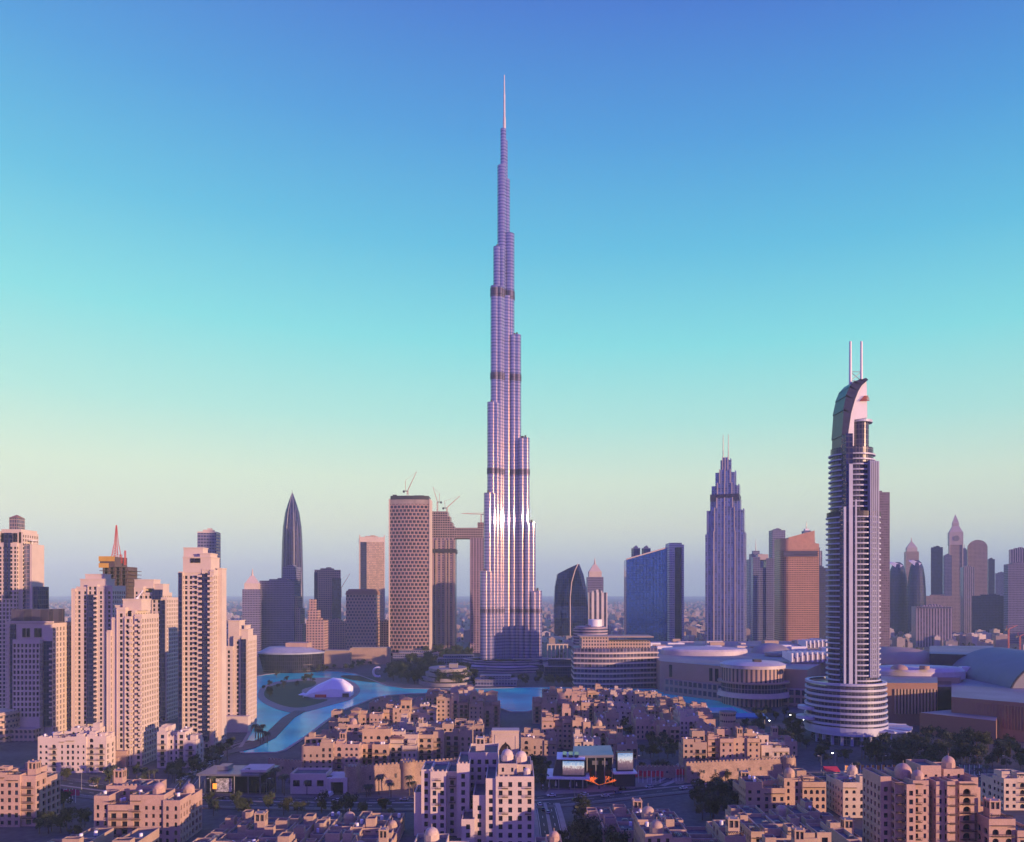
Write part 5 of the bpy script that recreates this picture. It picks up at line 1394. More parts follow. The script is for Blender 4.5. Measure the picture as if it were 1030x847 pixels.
# ------------------------------------------------------------------ kiosk with big screens, pavilion
def screen_mat(name, seed):
    m, t, b = newmat(name)
    N, L = t.nodes.new, t.links.new
    c = N('ShaderNodeTexCoord'); sp = N('ShaderNodeSeparateXYZ'); L(c.outputs['Generated'], sp.inputs[0])
    n = N('ShaderNodeTexNoise'); n.inputs['Scale'].default_value = 9; n.inputs['Detail'].default_value = 6
    mp_ = N('ShaderNodeMapping'); mp_.inputs['Scale'].default_value = (1, 1, .8); mp_.inputs['Location'].default_value = (seed, 0, 0)
    L(c.outputs['Generated'], mp_.inputs[0]); L(mp_.outputs[0], n.inputs['Vector'])
    a = N('ShaderNodeMath'); a.operation = 'MULTIPLY_ADD'; a.inputs[1].default_value = .7; L(n.outputs['Fac'], a.inputs[0])
    s = N('ShaderNodeMath'); s.operation = 'SUBTRACT'; s.inputs[1].default_value = .38; L(sp.outputs[2], s.inputs[0]); L(s.outputs[0], a.inputs[2])
    r = N('ShaderNodeValToRGB'); e = r.color_ramp.elements
    cs = [(0, (.10, .06, .12)), (.34, (.22, .12, .17)), (.48, (.40, .26, .30)), (.58, (.80, .72, .72)), (.72, (.55, .62, .78)), (1, (.12, .28, .60))]
    while len(e) < len(cs): e.new(.5)
    for q, (p, k) in zip(e, cs): q.position = p; q.color = (*k, 1)
    L(a.outputs[0], r.inputs[0]); L(r.outputs[0], b.inputs['Emission Color']); b.inputs['Emission Strength'].default_value = .7
    setp(b, Base_Color=(.02, .02, .02, 1), Roughness=.2)
    return m
D = gd(793)
r = thing('cinema_kiosk', 'glass kiosk with a sloped roof and a big lit screen', 'kiosk', gx(572, D), D, R(-4), 0, 'kiosks with lit screens')
X = lambda px: (px - 572) * D / F
b = MB(); b.box(X(554), X(590), 0, 16, 0, hz(783, D)); b.build('glass_hall', GLS[1], r)
b = MB(); b.box(X(550), X(593), -4, 18, hz(782.5, D), hz(780.5, D)); b.build('canopy', WHITE, r)
b = MB(); b.loft([[(X(556), -1, hz(780.4, D)), (X(589), -1, hz(780.4, D)), (X(589), 13, hz(780.4, D)), (X(556), 13, hz(780.4, D))], [(X(560), -1, hz(764, D)), (X(588.5), -1, hz(764, D)), (X(588.5), 12, hz(764, D)), (X(560), 12, hz(764, D))]]); b.build('upper_hall', DARKM, r)
b = MB(); b.loft([[(X(560), -1.2, hz(763.8, D)), (X(588.5), -1.2, hz(763.8, D)), (X(588.5), 12, hz(762, D)), (X(560), 12, hz(762, D))], [(X(560), -1.2, hz(763, D)), (X(588.5), -1.2, hz(763, D)), (X(588.5), 12, hz(761, D)), (X(560), 12, hz(761, D))]]); b.build('roof', WHITE, r)
for k in range(3):
    b = MB(); b.box(X(566 + 6 * k), X(570 + 6 * k), 1, 10, hz(762, D), hz(762, D) + 1.3); b.build('skylight', GLS[1], r)
b = MB(); b.box(X(566), X(587.5), -2.2, -1.4, hz(778.5, D), hz(765, D)); b.build('screen', screen_mat('screen_picture', 0), r)
b = MB(); b.box(X(565.2), X(588.3), -1.9, -1.1, hz(779.5, D), hz(764.2, D)); b.build('screen_frame', DARKM, r)
for px in (553, 562, 574, 586):
    b = MB(); b.cyl(X(px), -3.2, .35, -.3, hz(782.4, D), 8); b.build('post', GREYM, r)
r = thing('cinema_kiosk', 'open dark kiosk hall with a wide grey canopy', 'kiosk', gx(604, D), D + 6, 0, 0, 'kiosks with lit screens')
X = lambda px: (px - 604) * D / F
b = MB(); b.box(X(590), X(618), 2, 16, 0, hz(765, D)); b.build('glass_hall', GLS[0], r)
b = MB(); b.loft([[(X(576), -3, hz(764, D)), (X(618), -3, hz(763, D)), (X(619), 15, hz(762, D)), (X(580), 15, hz(763, D))], [(X(576), -3, hz(761.5, D)), (X(618), -3, hz(760.5, D)), (X(619), 15, hz(757, D)), (X(580), 15, hz(758, D))]]); b.build('canopy', GREYM, r)
for px in (591, 600, 609, 617):
    b = MB(); b.cyl(X(px), -2, .3, -.3, hz(764, D), 8); b.build('post', GREYM, r)
for k in range(2):
    b = MB(); b.box(X(597 + 10 * k), X(603 + 10 * k), .8, 1.6, hz(772, D), hz(768, D)); b.build('sign_panel', GREYM, r)
# orange glowing branch sculpture
r = thing('light_sculpture', 'glowing orange branching light sculpture in front of the open kiosk', 'sculpture', gx(602, D), D - 2, 0, 0)
NEON = emis('orange_neon', (1, .2, .04), .6)
rng = random.Random(9); b = MB()
def branch(p, d, ln, k):
    q = p + d * ln; b.tube(p, q, .10, 5)
    if k:
        for _ in range(2 + (k > 1)): branch(q, (d + Vector((rng.uniform(-1, 1), rng.uniform(-.4, .4), rng.uniform(-.2, .5)))).normalized(), ln * .8, k - 1)
branch(Vector((0, 0, 3.0)), Vector((-.4, 0, .5)).normalized(), 2.5, 3); branch(Vector((0, 0, 3.0)), Vector((.8, 0, .4)).normalized(), 2.7, 3); branch(Vector((0, 0, 3.0)), Vector((-.9, .1, .8)).normalized(), 2.4, 3)
b.build('branches', NEON, r); r.scale = (1.35, 1, .75)
b = MB(); b.cyl(0, 0, .5, .1, 1.7, 8, r2=.25); b.cyl(0, 0, .25, 1.7, 3.1, 8); b.build('trunk', DARKM, r)
r = thing('screen_tower', 'freestanding large screen showing a pale city picture, right of the sculpture', 'screen', gx(629, D), D + 3, R(3), 0, 'kiosks with lit screens')
X = lambda px: (px - 629) * D / F
b = MB(); b.box(X(621), X(638), 0, 3, hz(777, D), hz(757.5, D)); b.box(X(619), X(640), 0, 10, .2, hz(779, D)); b.build('cabinet', DARKM, r)
b = MB(); b.box(X(622), X(637.2), -.5, -.02, hz(775.5, D), hz(758.5, D)); b.build('screen', screen_mat('screen_picture', 4.3), r)
b = MB(); b.box(X(617), X(641), -3, 8, hz(778.9, D), hz(777.2, D)); b.build('canopy', WHITE, r)
# pavilion on the left
D = gd(798)
r = thing('glass_pavilion', 'low dark glass pavilion with an oversized flat white roof', 'pavilion', gx(238, D), D)
X = lambda px: (px - 238) * D / F
b = MB(); b.box(X(206), X(268), 2, 16, 0, hz(780, D)); b.build('glass_hall', GLS[0], r)
b = MB(); b.loft([[(X(199), -2, hz(779.5, D)), (X(262), -3, hz(780, D)), (X(272), 17, hz(779, D)), (X(203), 18, hz(779, D))], [(X(199), -2, hz(777.8, D)), (X(262), -3, hz(778, D)), (X(272), 17, hz(777, D)), (X(203), 18, hz(777, D))]]); b.build('roof', GREYM, r)
b = MB(); b.box(X(242), X(268), 0, 15, hz(777, D) , hz(774.5, D)); b.build('roof_skylight', PALE, r)
b = MB(); b.box(X(215), X(226), 5, 13, hz(777, D), hz(773, D)); b.build('roof_plant', GREYM, r)
for px in (216, 224):
    b = MB(); b.box(X(px), X(px) + 4.4, 1.5, 1.9, .4, 7.5); b.build('poster', mat('poster_print', (.45, .47, .55), .6, var=.8, scale=.6) if px == 216 else bpy.data.materials['poster_print'], r)
for px in (201, 212, 236, 250, 262):
    b = MB(); b.cyl(X(px), -.6, .3, -.3, hz(779.6, D), 8); b.build('post', GREYM, r)

# ------------------------------------------------------------------ trees and palms: real trunks and leaf clumps
def leafmat(name, col):
    m = mat(name, col, .75, var=.55, scale=.35, fine=2.0)
    return m
LEAF = [leafmat('dark_leaves', (.040, .055, .022)), leafmat('olive_leaves', (.062, .066, .028)), leafmat('palm_leaves', (.05, .06, .03))]
BARK = mat('bark', (.12, .085, .06), .9, var=.3, scale=1.5)
def crown_mesh(seed, h, rad, n):
    rng = random.Random(seed); b = MB()
    cl = [(Vector((rng.uniform(-1, 1) * rad * .6, rng.uniform(-1, 1) * rad * .6, h * rng.uniform(.42, .95))), rad * rng.uniform(.3, .55)) for _ in range(11)]
    for _ in range(n):
        c, r_ = rng.choice(cl)
        v = Vector((rng.gauss(0, 1), rng.gauss(0, 1), rng.gauss(0, .8))).normalized() * r_ * rng.uniform(.55, 1.05)
        p = c + v; s = rng.uniform(.25, .6)
        a = Vector((rng.gauss(0, 1), rng.gauss(0, 1), rng.gauss(0, 1))).normalized(); q = a.orthogonal().normalized()
        b.poly((p - a * s, p + q * s * .6, p + a * s, p - q * s * .6))
    return b, cl
TREES = []
def make_tree(seed, h, rad, n, leaf):
    b, cl = crown_mesh(seed, h, rad, n)
    cm = b.mesh('crown', leaf)
    b = MB(); b.cyl(0, 0, .28, -.6, h * .5, 8, r2=.16)
    for c, r_ in cl[:7]: b.tube((0, 0, h * .38), c, .11, 5, r2=.04)
    return b.mesh('trunk', BARK), cm
def make_palm(seed, h):
    rng = random.Random(seed); b = MB()
    for k in range(26):
        th = 2 * pi * k / 26 + rng.uniform(-.1, .1); up = rng.uniform(-.2, .9); ln = rng.uniform(2.6, 3.4); pts = []
        for j in range(6):
            f = j / 5; rr = ln * f * (1 - .12 * f); z = h + up * ln * f * .7 - 1.5 * f * f * ln * .6
            pts.append((rr, z, .38 * (1 - f) ** .5 * (.3 + min(1, f * 3)) + .03))
        for (r0, z0, w0), (r1, z1, w1) in zip(pts[:-1], pts[1:]):
            for sg in (-1, 1):
                P = lambda r_, w, z: (r_ * cos(th) - sg * w * sin(th), r_ * sin(th) + sg * w * cos(th), z - w * .5)
                b.poly((P(r0, 0, z0), P(r1, 0, z1), P(r1, w1, z1), P(r0, w0, z0)))
    cm = b.mesh('crown', LEAF[2])
    b = MB(); b.cyl(0, 0, .30, -.6, h * .5, 8, r2=.22); b.cyl(0, 0, .22, h * .5, h, 8, r2=.26); b.dome(0, 0, h - .1, .45, 8, 3)
    return b.mesh('trunk', BARK), cm
TM = {'tree': [make_tree(1, 8, 3.6, 620, LEAF[0]), make_tree(2, 7, 3.2, 560, LEAF[1]), make_tree(3, 9, 3.8, 680, LEAF[0])], 'palm': [make_palm(1, 8.5), make_palm(2, 10), make_palm(3, 7)]}
trng = random.Random(77)
QUEUE = []
def plant(kind, x, y, label, group, s=1.0, z=0.0):
    if kind == 'tree': QUEUE.append((y, x, label, group, s))
    else: plant_now(kind, x, y, label, group, s, z)
def plant_now(kind, x, y, label, group, s=1.0, z=0.0):
    r = thing('palm_tree' if kind == 'palm' else 'broadleaf_tree', label, 'palm' if kind == 'palm' else 'tree', x, y, trng.uniform(0, 6.3), z, group)
    sc = s * trng.uniform(.8, 1.2); r.scale = (sc, sc, sc * trng.uniform(.9, 1.15))
    tm, cm = trng.choice(TM[kind])
    for nm, me in (('trunk', tm), ('crown', cm)):
        o = bpy.data.objects.new(nm, me); COL.objects.link(o); o.parent = r
def grove(kind, label, group, pts, s=1.0):
    for px, py in pts: plant(kind, *gp(px, py), label, group, s)
def scatter(kind, label, group, poly, n, s=1.0):
    xs, ys = [p[0] for p in poly], [p[1] for p in poly]
    k = 0; tries = 0
    while k < n and tries < 3000:
        tries += 1
        x, y = trng.uniform(min(xs), max(xs)), trng.uniform(min(ys), max(ys))
        ins = False
        for i in range(len(poly)):
            (x1, y1), (x2, y2) = poly[i], poly[i - 1]
            if (y1 > y) != (y2 > y) and x < (x2 - x1) * (y - y1) / (y2 - y1) + x1: ins = not ins
        if ins: plant(kind, *gp(x, y), label, group, s); k += 1
scatter('tree', 'dark tree in the dense ring around the round terraced pavilion', 'trees around the round pavilion', [(388, 683), (392, 672), (412, 666), (440, 672), (478, 680), (478, 690), (440, 690), (410, 688)], 90, 1.7)
scatter('tree', 'dark tree in the clump below the honeycomb tower', 'trees below the honeycomb tower', [(415, 668), (430, 655), (472, 658), (474, 665), (440, 668)], 30, 1.8)
scatter('tree', 'dark tree on the park island lawn', 'park island trees', [(264, 694), (278, 686), (320, 684), (312, 690), (285, 694), (270, 703)], 14, .9)
scatter('tree', 'dark tree in the leafy lot at the bottom centre', 'trees at the bottom centre', [(560, 838), (590, 822), (600, 850), (640, 872), (648, 900), (575, 900), (562, 860)], 34, 1.15)
scatter('tree', 'dark street tree beside the ringed tower', 'trees around the ringed tower', [(745, 730), (770, 716), (806, 722), (812, 752), (870, 768), (835, 770), (790, 752), (750, 740)], 44, 1.0)
scatter('tree', 'dark tree in the garden below the brown mall wall', 'trees below the brown mall', [(885, 752), (940, 745), (1030, 752), (1034, 775), (960, 776), (860, 774)], 90, 1.1)
scatter('tree', 'dark tree between the white tower block and the kiosk', 'trees by the kiosk', [(527, 775), (548, 772), (552, 798), (545, 800), (530, 790)], 14, 1.1)
scatter('tree', 'dark tree in front of the low sandstone wall beside the screens', 'trees by the right rampart', [(640, 775), (690, 786), (745, 786), (742, 777), (690, 780)], 18, .8)
scatter('tree', 'dark tree on the terrace above the low sandstone wall', 'terrace trees', [(640, 762), (684, 764), (684, 750), (650, 746)], 14, .9)
scatter('tree', 'dark tree in the inner garden of the right old quarter', 'old quarter garden trees', [(622, 745), (640, 745), (640, 722), (622, 720)], 10, 1.0)
scatter('tree', 'dark tree along the street below the left towers', 'trees below the left towers', [(36, 782), (105, 784), (165, 778), (200, 768), (232, 752), (236, 760), (200, 786), (100, 792), (40, 790)], 30, .8)
scatter('tree', 'dark tree behind the pink block at the left edge', 'trees by the left edge block', [(33, 812), (60, 806), (85, 812), (88, 846), (40, 842)], 14, .9)
scatter('tree', 'dark roadside tree right of the tunnel road', 'boulevard trees right', [(692, 803), (748, 796), (752, 824), (700, 826)], 34, 1.1)
scatter('tree', 'dark tree between the boulevard and the low roofs', 'boulevard trees left', [(182, 813), (400, 815), (410, 826), (385, 822), (290, 822), (185, 824)], 22, .9)
scatter('tree', 'dark tree in front of the tan wall by the boat shaped hall', 'trees by the boat hall', [(262, 684), (330, 677), (392, 668), (392, 664), (330, 672)], 22, 1.0)
scatter('tree', 'dark lakeside tree on the far bank below the tall tower', 'trees on the far lake bank', [(396, 690), (500, 690), (560, 690), (600, 690), (600, 684), (500, 685), (400, 688)], 50, 1.0)
scatter('tree', 'far dark tree at the foot of the stepped and blue towers', 'trees in front of the far towers', [(560, 660), (574, 652), (574, 690), (540, 688)], 14, 1.2)
scatter('tree', 'tree crown inside the left old quarter', 'left quarter trees', [(326, 760), (345, 746), (480, 735), (498, 745), (480, 760), (400, 766)], 14, .9)
scatter('palm', 'date palm on the pavement by the flat roofed glass pavilion', 'palms by the pavilion', [(200, 800), (330, 802), (345, 797), (260, 796), (205, 797)], 12, 1.0)
scatter('palm', 'date palm on the canal bank by the short tan tower', 'canal palms', [(255, 742), (268, 735), (275, 745), (262, 752)], 7, 1.1)
scatter('palm', 'date palm along the boulevard before the left rampart', 'palms by the left rampart', [(355, 800), (420, 796), (420, 802), (356, 804)], 8, .9)
scatter('palm', 'date palm in the lakeside gardens of the right old quarter', 'palms of the right quarter', [(590, 706), (606, 702), (612, 708), (596, 712)], 7, 1.2)
scatter('palm', 'date palm on the street beside the left terraces', 'palms of the west street', [(40, 790), (180, 800), (220, 775), (235, 762), (228, 760), (180, 785)], 20, .9)
scatter('palm', 'date palm at the entrance of the ringed tower', 'palms at the ringed tower', [(812, 756), (850, 764), (890, 758), (892, 764), (850, 770)], 9, .9)
scatter('palm', 'date palm in the median near the bottom right blocks', 'boulevard palms right', [(850, 785), (1020, 785), (1020, 788), (850, 788)], 9, .9)

QUEUE.sort()
for y, x, label, group, s_ in QUEUE[:285]: plant_now('tree', x, y, label, group, s_)
mass = [MB(), MB()]
for y, x, label, group, s_ in QUEUE[285:]:
    sc_ = s_ * trng.uniform(.8, 1.2); th = trng.uniform(0, 6.3); c_, q_ = cos(th) * sc_, sin(th) * sc_
    for mb, me in zip(mass, trng.choice(TM['tree'])):
        i = len(mb.v)
        mb.v += [(x + v.co.x * c_ - v.co.y * q_, y + v.co.x * q_ + v.co.y * c_, v.co.z * sc_) for v in me.vertices]
        for f in me.polygons: mb.f.append(tuple(i + k for k in f.vertices)); mb.m.append(0); mb.sm.append(False)
r = bpy.data.objects.new('tree_mass', None); COL.objects.link(r)
tag(r, 'dark mass of trees around the far lake shore and the tall tower', None, None, 'stuff')
mass[0].build('trunks', BARK, r)['kind'] = 'stuff'; mass[1].build('crowns', LEAF[0], r)['kind'] = 'stuff'
# ------------------------------------------------------------------ street furniture, flags, cars
def lamp(px, py, label, group, h=9, lit=False):
    x, y = gp(px, py); r = thing('street_lamp', label, 'street lamp', x, y, trng.choice((0, pi)), 0, group)
    b = MB(); b.cyl(0, 0, .14, -.3, h, 8, r2=.07); b.tube((0, 0, h), (1.6, 0, h + .35), .06, 6); b.cyl(0, 0, .28, -.3, .8, 8); b.build('post', GREYM, r)
    b = MB()
    if lit: b.dome(1.6, 0, h - .1, .55, 10, 4); b.build('lantern', LITM, r)
    else: b.box(1.2, 2.2, -.16, .16, h + .28, h + .42); b.build('lantern', WHITE, r)
LITM = emis('lamp_glow', (1, .95, .82), 9)
GREENL = emis('green_glow', (.1, 1, .6), 6)
for px, py in ((776, 734), (793, 728), (806, 733), (782, 742), (840, 769), (929, 777)): lamp(px, py, 'lit street lamp with a white globe near the ringed tower', 'lit lamps near the ringed tower', 7, True)
for px, py in ((390, 654), (453, 652), (476, 655), (900, 622), (968, 626), (974, 626), (981, 626)): lamp(px, py, 'distant lit lamp among the far towers', 'distant lit lamps', 9, True)
for px in range(20, 1020, 62): lamp(px, 794 if px < 100 else (801 if px < 640 else 776), 'tall grey street lamp beside the boulevard', 'boulevard street lamps')
def flags(x0, x1, py, n, label, group, h=7.0, col=REDC, horizontal=False):
    for k in range(n):
        px = x0 + (x1 - x0) * k / max(1, n - 1)
        x, y = gp(px, py - (k % 2) * .6)
        r = thing('banner_pole', label, 'banner', x, y, 0, 0, group)
        b = MB(); b.cyl(0, 0, .13, -.2, h, 8); b.build('pole', WHITE, r)
        b = MB(); pts = []
        w = 1.7
        b.loft([[(.15, 0, h - .2), (.15 + w, .25, h - .35), (.15 + w, .29, h - .35), (.15, .04, h - .2)], [(.15, 0, h * .52), (.15 + w, .3, h * .5), (.15 + w, .34, h * .5), (.15, .04, h * .52)]]); b.build('banner', col, r)
flags(638, 664, 788, 7, 'red banner on a white pole in the row by the big screen', 'red banners by the screen')
flags(680, 689.5, 786, 4, 'red banner on a white pole on the small traffic island', 'red banners on the traffic island')
flags(706, 716, 784, 4, 'red banner on a white pole in front of the right rampart', 'red banners by the right rampart')
flags(738, 747, 783, 4, 'red banner on a white pole beside the two domed block', 'red banners by the domed block')
flags(34, 76, 807, 15, 'crimson banner on a white pole in the row beside the left boulevard', 'crimson banners on the left', 6.5, mat('crimson_cloth', (.58, .02, .14), .8))
MULTI = [mat('orange_cloth', (.60, .28, .05)), mat('green_cloth', (.20, .34, .22)), mat('white_cloth', (.6, .6, .6))]
flags(850, 908, 780, 12, 'small orange banner in the long row on the right', 'orange banners on the right', 6, MULTI[0])
flags(940, 985, 780, 10, 'small grey green banner in the long row on the right', 'grey green banners on the right', 6, MULTI[1])
for k in range(5):
    x, y = gp(546 + 6.5 * k + (k > 2) * 8, 793 + (k % 2))
    r = thing('patio_parasol', 'closed white parasol on the pavement in front of the kiosk', 'parasol', x, y, 0, 0, 'closed parasols at the kiosk')
    b = MB(); b.cyl(0, 0, .07, -.1, 4.2, 6); b.cyl(0, 0, .5, -.1, .15, 10); b.build('pole', GREYM, r)
    b = MB(); b.lathe([(.08, 4.4), (.28, 3.9), (.42, 2.2), (.50, 1.3), (.1, 1.25)], n=10); b.build('canopy', WHITE, r)
r = thing('signal_sign', 'orange lit sign on a dark post by the pavilion', 'sign', *gp(216, 800))
b = MB(); b.cyl(0, 0, .2, -.2, 3.4, 8); b.build('post', DARKM, r)
b = MB(); b.box(-1, 1, -.2, .2, 3.4, 6.2); b.build('sign_face', emis('amber_glow', (1, .32, .04), .8), r)
r = thing('billboard', 'lime green roadside hoarding panel in front of the right rampart', 'hoarding', *gp(695, 780))
b = MB(); b.box(-5, 5, -.2, .2, 1.2, 4.6); b.build('panel', mat('lime_print', (.28, .38, .03), .6), r)
b = MB(); b.box(-4, -3.7, -.15, .15, -.2, 1.2); b.box(3.7, 4, -.15, .15, -.2, 1.2); b.build('post', GREYM, r)
r = thing('market_stall', 'red roofed stall beside the two domed block', 'stall', *gp(837, 781))
b = MB(); b.loft([[(-4, -2, 3.2), (4, -2, 3.2), (4, 3, 3.2), (-4, 3, 3.2)], [(-4, -2, 3.5), (4, -2, 3.5), (4, 3, 5.2), (-4, 3, 5.2)]]); b.build('roof', REDC, r)
for sx in (-3.8, 3.8):
    for sy in (-1.8, 2.8):
        b = MB(); b.cyl(sx, sy, .12, -.2, 3.3, 6); b.build('post', GREYM, r)
b = MB(); b.box(-3, 3, -1.2, -.4, -.1, 1.1); b.build('counter', WOOD, r)
# blue pool shades by the lake on the right
for k, (px, py, w) in enumerate(((724, 722, 14), (749, 728, 18))):
    x, y = gp(px, py); r = thing('blue_pavilion', ('small blue canopy beside the lake at the mall corner', 'larger blue canopy behind the round tower house')[k], 'canopy', x, y)
    b = MB(); b.loft([[(-w, -5, 5), (w, -5, 5), (w, 5, 5), (-w, 5, 5)], [(-w * .9, -5, 6), (w * .9, -5, 6), (w * .9, 5, 8), (-w * .9, 5, 8)]]); b.build('roof', mat('blue_membrane', (.03, .12, .40), .5) if k == 0 else bpy.data.materials['blue_membrane'], r)
    for sx in (-.9, .9):
        b = MB(); b.cyl(sx * w, 0, .3, -.3, 5.1, 6); b.build('post', GREYM, r)
# cars
CARP = {c: mat(c + '_car_paint', v, .3, .1, var=.05) for c, v in (('white', (.75, .75, .75)), ('silver', (.42, .43, .46)), ('black', (.02, .02, .025)), ('red', (.40, .03, .03)), ('blue', (.04, .08, .25)))}
RUB = mat('tyre_rubber', (.02, .02, .02), .9)
LAMPR = mat('tail_lamp', (.45, .02, .02), .3)
def car_meshes():
    b = MB()
    secs_ = [(-2.25, .55, .75, .78), (-2.15, .40, .95, .86), (-1.0, .35, 1.0, .9), (0, .35, 1.0, .9), (1.2, .35, .95, .9), (2.1, .40, .85, .84), (2.25, .5, .7, .75)]
    b.loft([[(x, -w, zl), (x, w, zl), (x, w, zh), (x, -w, zh)] for x, zl, zh, w in secs_]); body = b
    b = MB(); b.loft([[(-1.9, -.80, .96), (1.1, -.80, .98), (1.1, .80, .98), (-1.9, .80, .96)], [(-1.3, -.64, 1.45), (.3, -.64, 1.45), (.3, .64, 1.45), (-1.3, .64, 1.45)]]); cab = b
    b = MB(); b.box(-1.25, .25, -.62, .62, 1.452, 1.49); top = b
    return body, cab, top
cb, cc, ct = car_meshes()
wb_ = MB(); wb_.tube((0, -.1, 0), (0, .1, 0), .33, 12); WHEEL = wb_.mesh('wheel', RUB)
lb_ = MB(); lb_.box(-.04, .04, -.2, .2, -.08, .08); TAIL = lb_.mesh('tail_light', LAMPR); HEAD = lb_.mesh('headlight', WHITE)
CMESH = {c: (cb.mesh('body', m_), cc.mesh('cabin_glass', GLS[0]), ct.mesh('roof', m_)) for c, m_ in CARP.items()}
def car(x, y, ang, c, label, group):
    r = thing('parked_car' if 'parked' in label else 'passenger_car', label, 'car', x, y, ang, .05, group)
    for nm, me in zip(('body', 'cabin_glass', 'roof'), CMESH[c]):
        o = bpy.data.objects.new(nm, me); COL.objects.link(o); o.parent = r
    for sx in (-1.4, 1.4):
        for sy in (-.82, .82):
            o = bpy.data.objects.new('wheel', WHEEL); COL.objects.link(o); o.parent = r; o.location = (sx, sy, .33)
    for nm, me, xx in (('tail_light', TAIL, -2.24), ('headlight', HEAD, 2.24)):
        for sy in (-.5, .5):
            o = bpy.data.objects.new(nm, me); COL.objects.link(o); o.parent = r; o.location = (xx, sy, .68)
def on_road(pts, px, off):
    best = None
    for i in range(len(pts) - 1):
        (xa, ya), (xb, yb) = pts[i], pts[i + 1]
        for f in (0, .25, .5, .75):
            x, y = xa + (xb - xa) * f, ya + (yb - ya) * f
            e = abs(CX + x * F / y - px)
            if best is None or e < best[0]: best = (e, x, y, atan2(yb - ya, xb - xa))
    _, x, y, a = best
    return x - sin(a) * off, y + cos(a) * off, a
names = [(43, 5, 'white'), (64, -5, 'silver'), (86, 5, 'white'), (150, -6, 'black'), (196, 5, 'white'), (246, -4, 'silver'), (268, 5, 'red'), (318, 5, 'white'), (352, -5, 'blue'), (402, 5, 'silver'), (560, 6, 'white'), (606, -5, 'silver'), (632, 5, 'black'), (680, -6, 'white'), (724, 5, 'red'), (836, -5, 'white'), (862, 5, 'silver'), (905, 5, 'black'), (1003, -5, 'white')]
where = {43: 'nearest the left edge block', 64: 'behind the crimson banners', 86: 'just left of the domed pink block', 150: 'behind the domed pink block', 196: 'at the west street junction', 246: 'in front of the glass pavilion', 268: 'at the pavilion corner', 318: 'before the pale shopfront', 352: 'below the left bastion', 402: 'left of the white tower block', 560: 'below the kiosk parasols', 606: 'under the light sculpture', 632: 'beside the big screen', 680: 'by the traffic island', 724: 'left of the two domed block', 836: 'by the red roofed stall', 862: 'left of the tall pink block', 905: 'behind the tall pink block', 1003: 'near the right edge block'}
for px, off, c in names:
    x, y, a = on_road(BOUL, px, off); car(x, y, a + (pi if off > 0 else 0), c, f'{c} car driving on the boulevard {where[px]}', 'cars on the boulevard')
for k, (px, off, c, lb) in enumerate(((118, 2, 'silver', 'second car from the domed pink block towards the junction'), (176, -2, 'white', 'approaching the west street junction'), (222, 2, 'black', 'passing the pavilion posters'), (292, -6, 'white', 'before the canal end of the rampart'), (335, 2, 'silver', 'just below the tunnel mouth'), (380, 3, 'red', 'below the middle of the left rampart'), (574, -6, 'black', 'at the kiosk corner post'), (590, 2, 'white', 'between the kiosk and the leafy lot'), (618, -2, 'blue', 'before the freestanding screen'), (656, 3, 'silver', 'below the row of red banners'), (704, 3, 'white', 'beside the right hand red banners'), (745, -6, 'black', 'at the foot of the two domed block'), (880, -6, 'white', 'in front of the orange banners'), (930, 3, 'red', 'in front of the grey green banners'), (975, -6, 'silver', 'past the last grey green banner'))):
    x, y, a = on_road(BOUL, px, off); car(x, y, a + (pi if off > 0 else 0), c, f'{c} car on the boulevard {lb}', 'cars on the boulevard')
for k, (px, py, c) in enumerate(((543, 810, 'white'), (551, 818, 'silver'), (546, 815, 'black'))):
    x, y = gp(px, py); car(x, y, R(95), c, f'{c} car at the street corner right of the white tower block', 'cars at the centre corner')
for k in range(10):
    x, y = gp(196 + 4.2 * k, 785 - 2.6 * k); car(x - 8, y, R(60), ('white', 'silver', 'black')[k % 3], f'{("white", "silver", "black")[k % 3]} parked car along the west street towards the canal', 'parked cars on the west street')
x, y = gp(332, 801)
r = thing('delivery_van', 'white delivery van stopped before the tunnel mouth', 'van', x, y, R(80), .05)
b = MB(); b.loft([[(xx, -1, .45), (xx, 1, .45), (xx, .95, h_), (xx, -.95, h_)] for xx, h_ in ((-2.6, 2.3), (-2.5, 2.5), (1.2, 2.5), (1.9, 1.5), (2.6, 1.2))]); b.build('body', CARP['white'], r)
b = MB(); b.loft([[(1.3, -.85, 2.4), (1.3, .85, 2.4), (1.26, .85, 2.45), (1.26, -.85, 2.45)], [(1.98, -.85, 1.5), (1.98, .85, 1.5), (1.94, .85, 1.55), (1.94, -.85, 1.55)]]); b.build('windscreen', GLS[0], r)
for sx in (-1.6, 1.7):
    for sy in (-.95, .95):
        o = bpy.data.objects.new('wheel', WHEEL); COL.objects.link(o); o.parent = r; o.location = (sx, sy, .33)

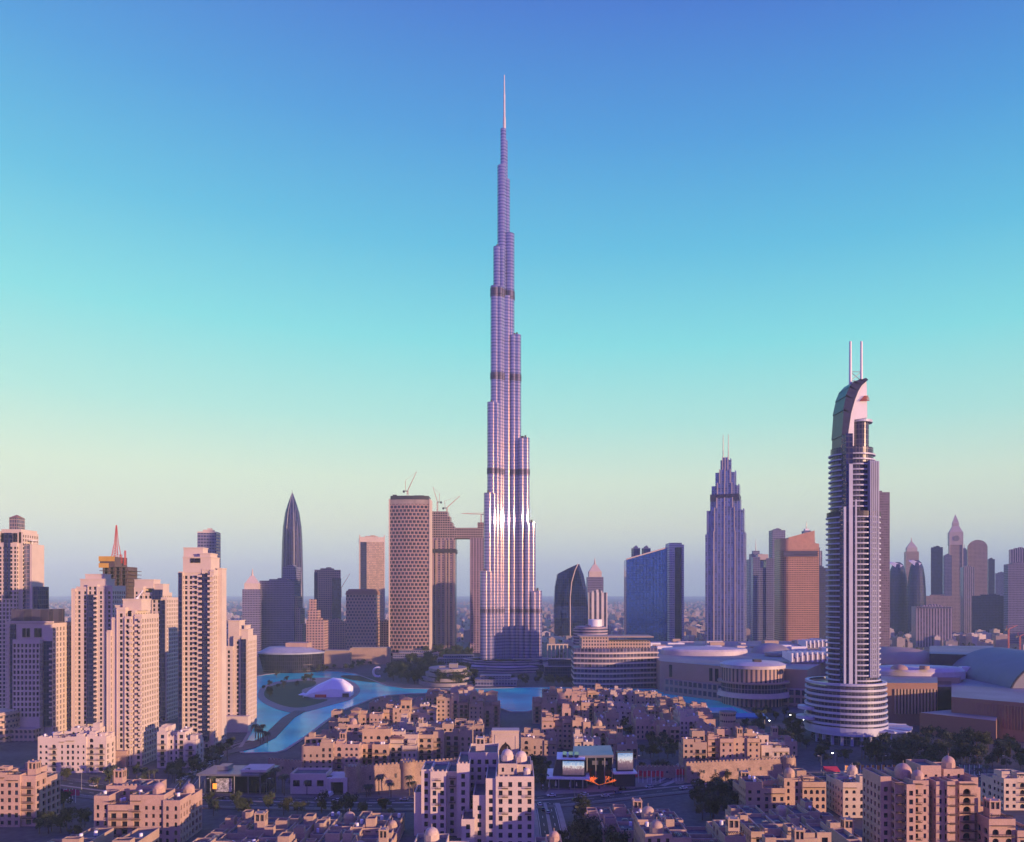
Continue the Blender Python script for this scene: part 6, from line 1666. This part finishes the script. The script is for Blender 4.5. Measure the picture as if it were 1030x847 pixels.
# ------------------------------------------------------------------ hazy city plain behind
frng = random.Random(12)
FH = [mat('far_white_render', (.55, .48, .44)), mat('far_sand_render', (.42, .32, .27)), mat('far_grey_render', (.30, .26, .27))]
cand = []
for k in range(3600):
    D = 1500 * (11000 / 1500) ** (frng.random() ** .85)
    px = frng.uniform(-20, 1050)
    w, dp, h = frng.uniform(8, 26), frng.uniform(8, 22), frng.choice((6, 8, 10, 14, 18)) * frng.uniform(.8, 1.3)
    if D < 2100: h *= 1.2
    cand.append((w * h / D / D, px, D, w, dp, h))
cand.sort(key=lambda q: -q[0])
rest = MB()
def far_mesh(b, x, y, w, dp, h):
    b.box(x - w / 2, x + w / 2, y, y + dp, -.6, h); b.box(x - w * .2, x + w * .25, y + dp * .3, y + dp * .7, h, h + 2.2)
for k, (s_, px, D, w, dp, h) in enumerate(cand):
    if k < 220:
        b = MB(); far_mesh(b, 0, 0, w, dp, h)
        o = b.build('distant_building', FH[k % 3]); o.location = (gx(px, D), D, 0); o.rotation_euler = (0, 0, frng.uniform(-.4, .4))
        tag(o, 'small low rise block on the hazy plain between the far towers', 'building', 'distant low rise blocks')
    else:
        i = len(rest.f); far_mesh(rest, gx(px, D), D, w, dp, h)
        for j in range(i, len(rest.f)): rest.m[j] = k % 3
o = rest.build('distant_city', FH)
tag(o, 'sea of tiny hazy low rise blocks stretching to the horizon', None, 'distant low rise blocks', 'stuff')
# trees of the far plain, one mass
b = MB()
for k in range(1500):
    D = frng.uniform(1350, 4500); px = frng.uniform(-20, 1050); x = gx(px, D); s_ = frng.uniform(3, 7)
    for _ in range(4):
        p = Vector((x + frng.gauss(0, s_), D + frng.gauss(0, s_), frng.uniform(1, 7))); a_ = Vector((frng.gauss(0, 1), frng.gauss(0, .4), frng.gauss(0, 1))).normalized(); q_ = a_.orthogonal().normalized(); q_ = Vector((0, 0, 1)) * .9 + q_ * .4
        b.poly((p - a_ * s_ * .6, p + q_ * s_ * .5, p + a_ * s_ * .6, p - q_ * s_ * .5))
tag(b.build('distant_trees', LEAF[1]), 'scattered dark treetops across the hazy plain', None, None, 'stuff')
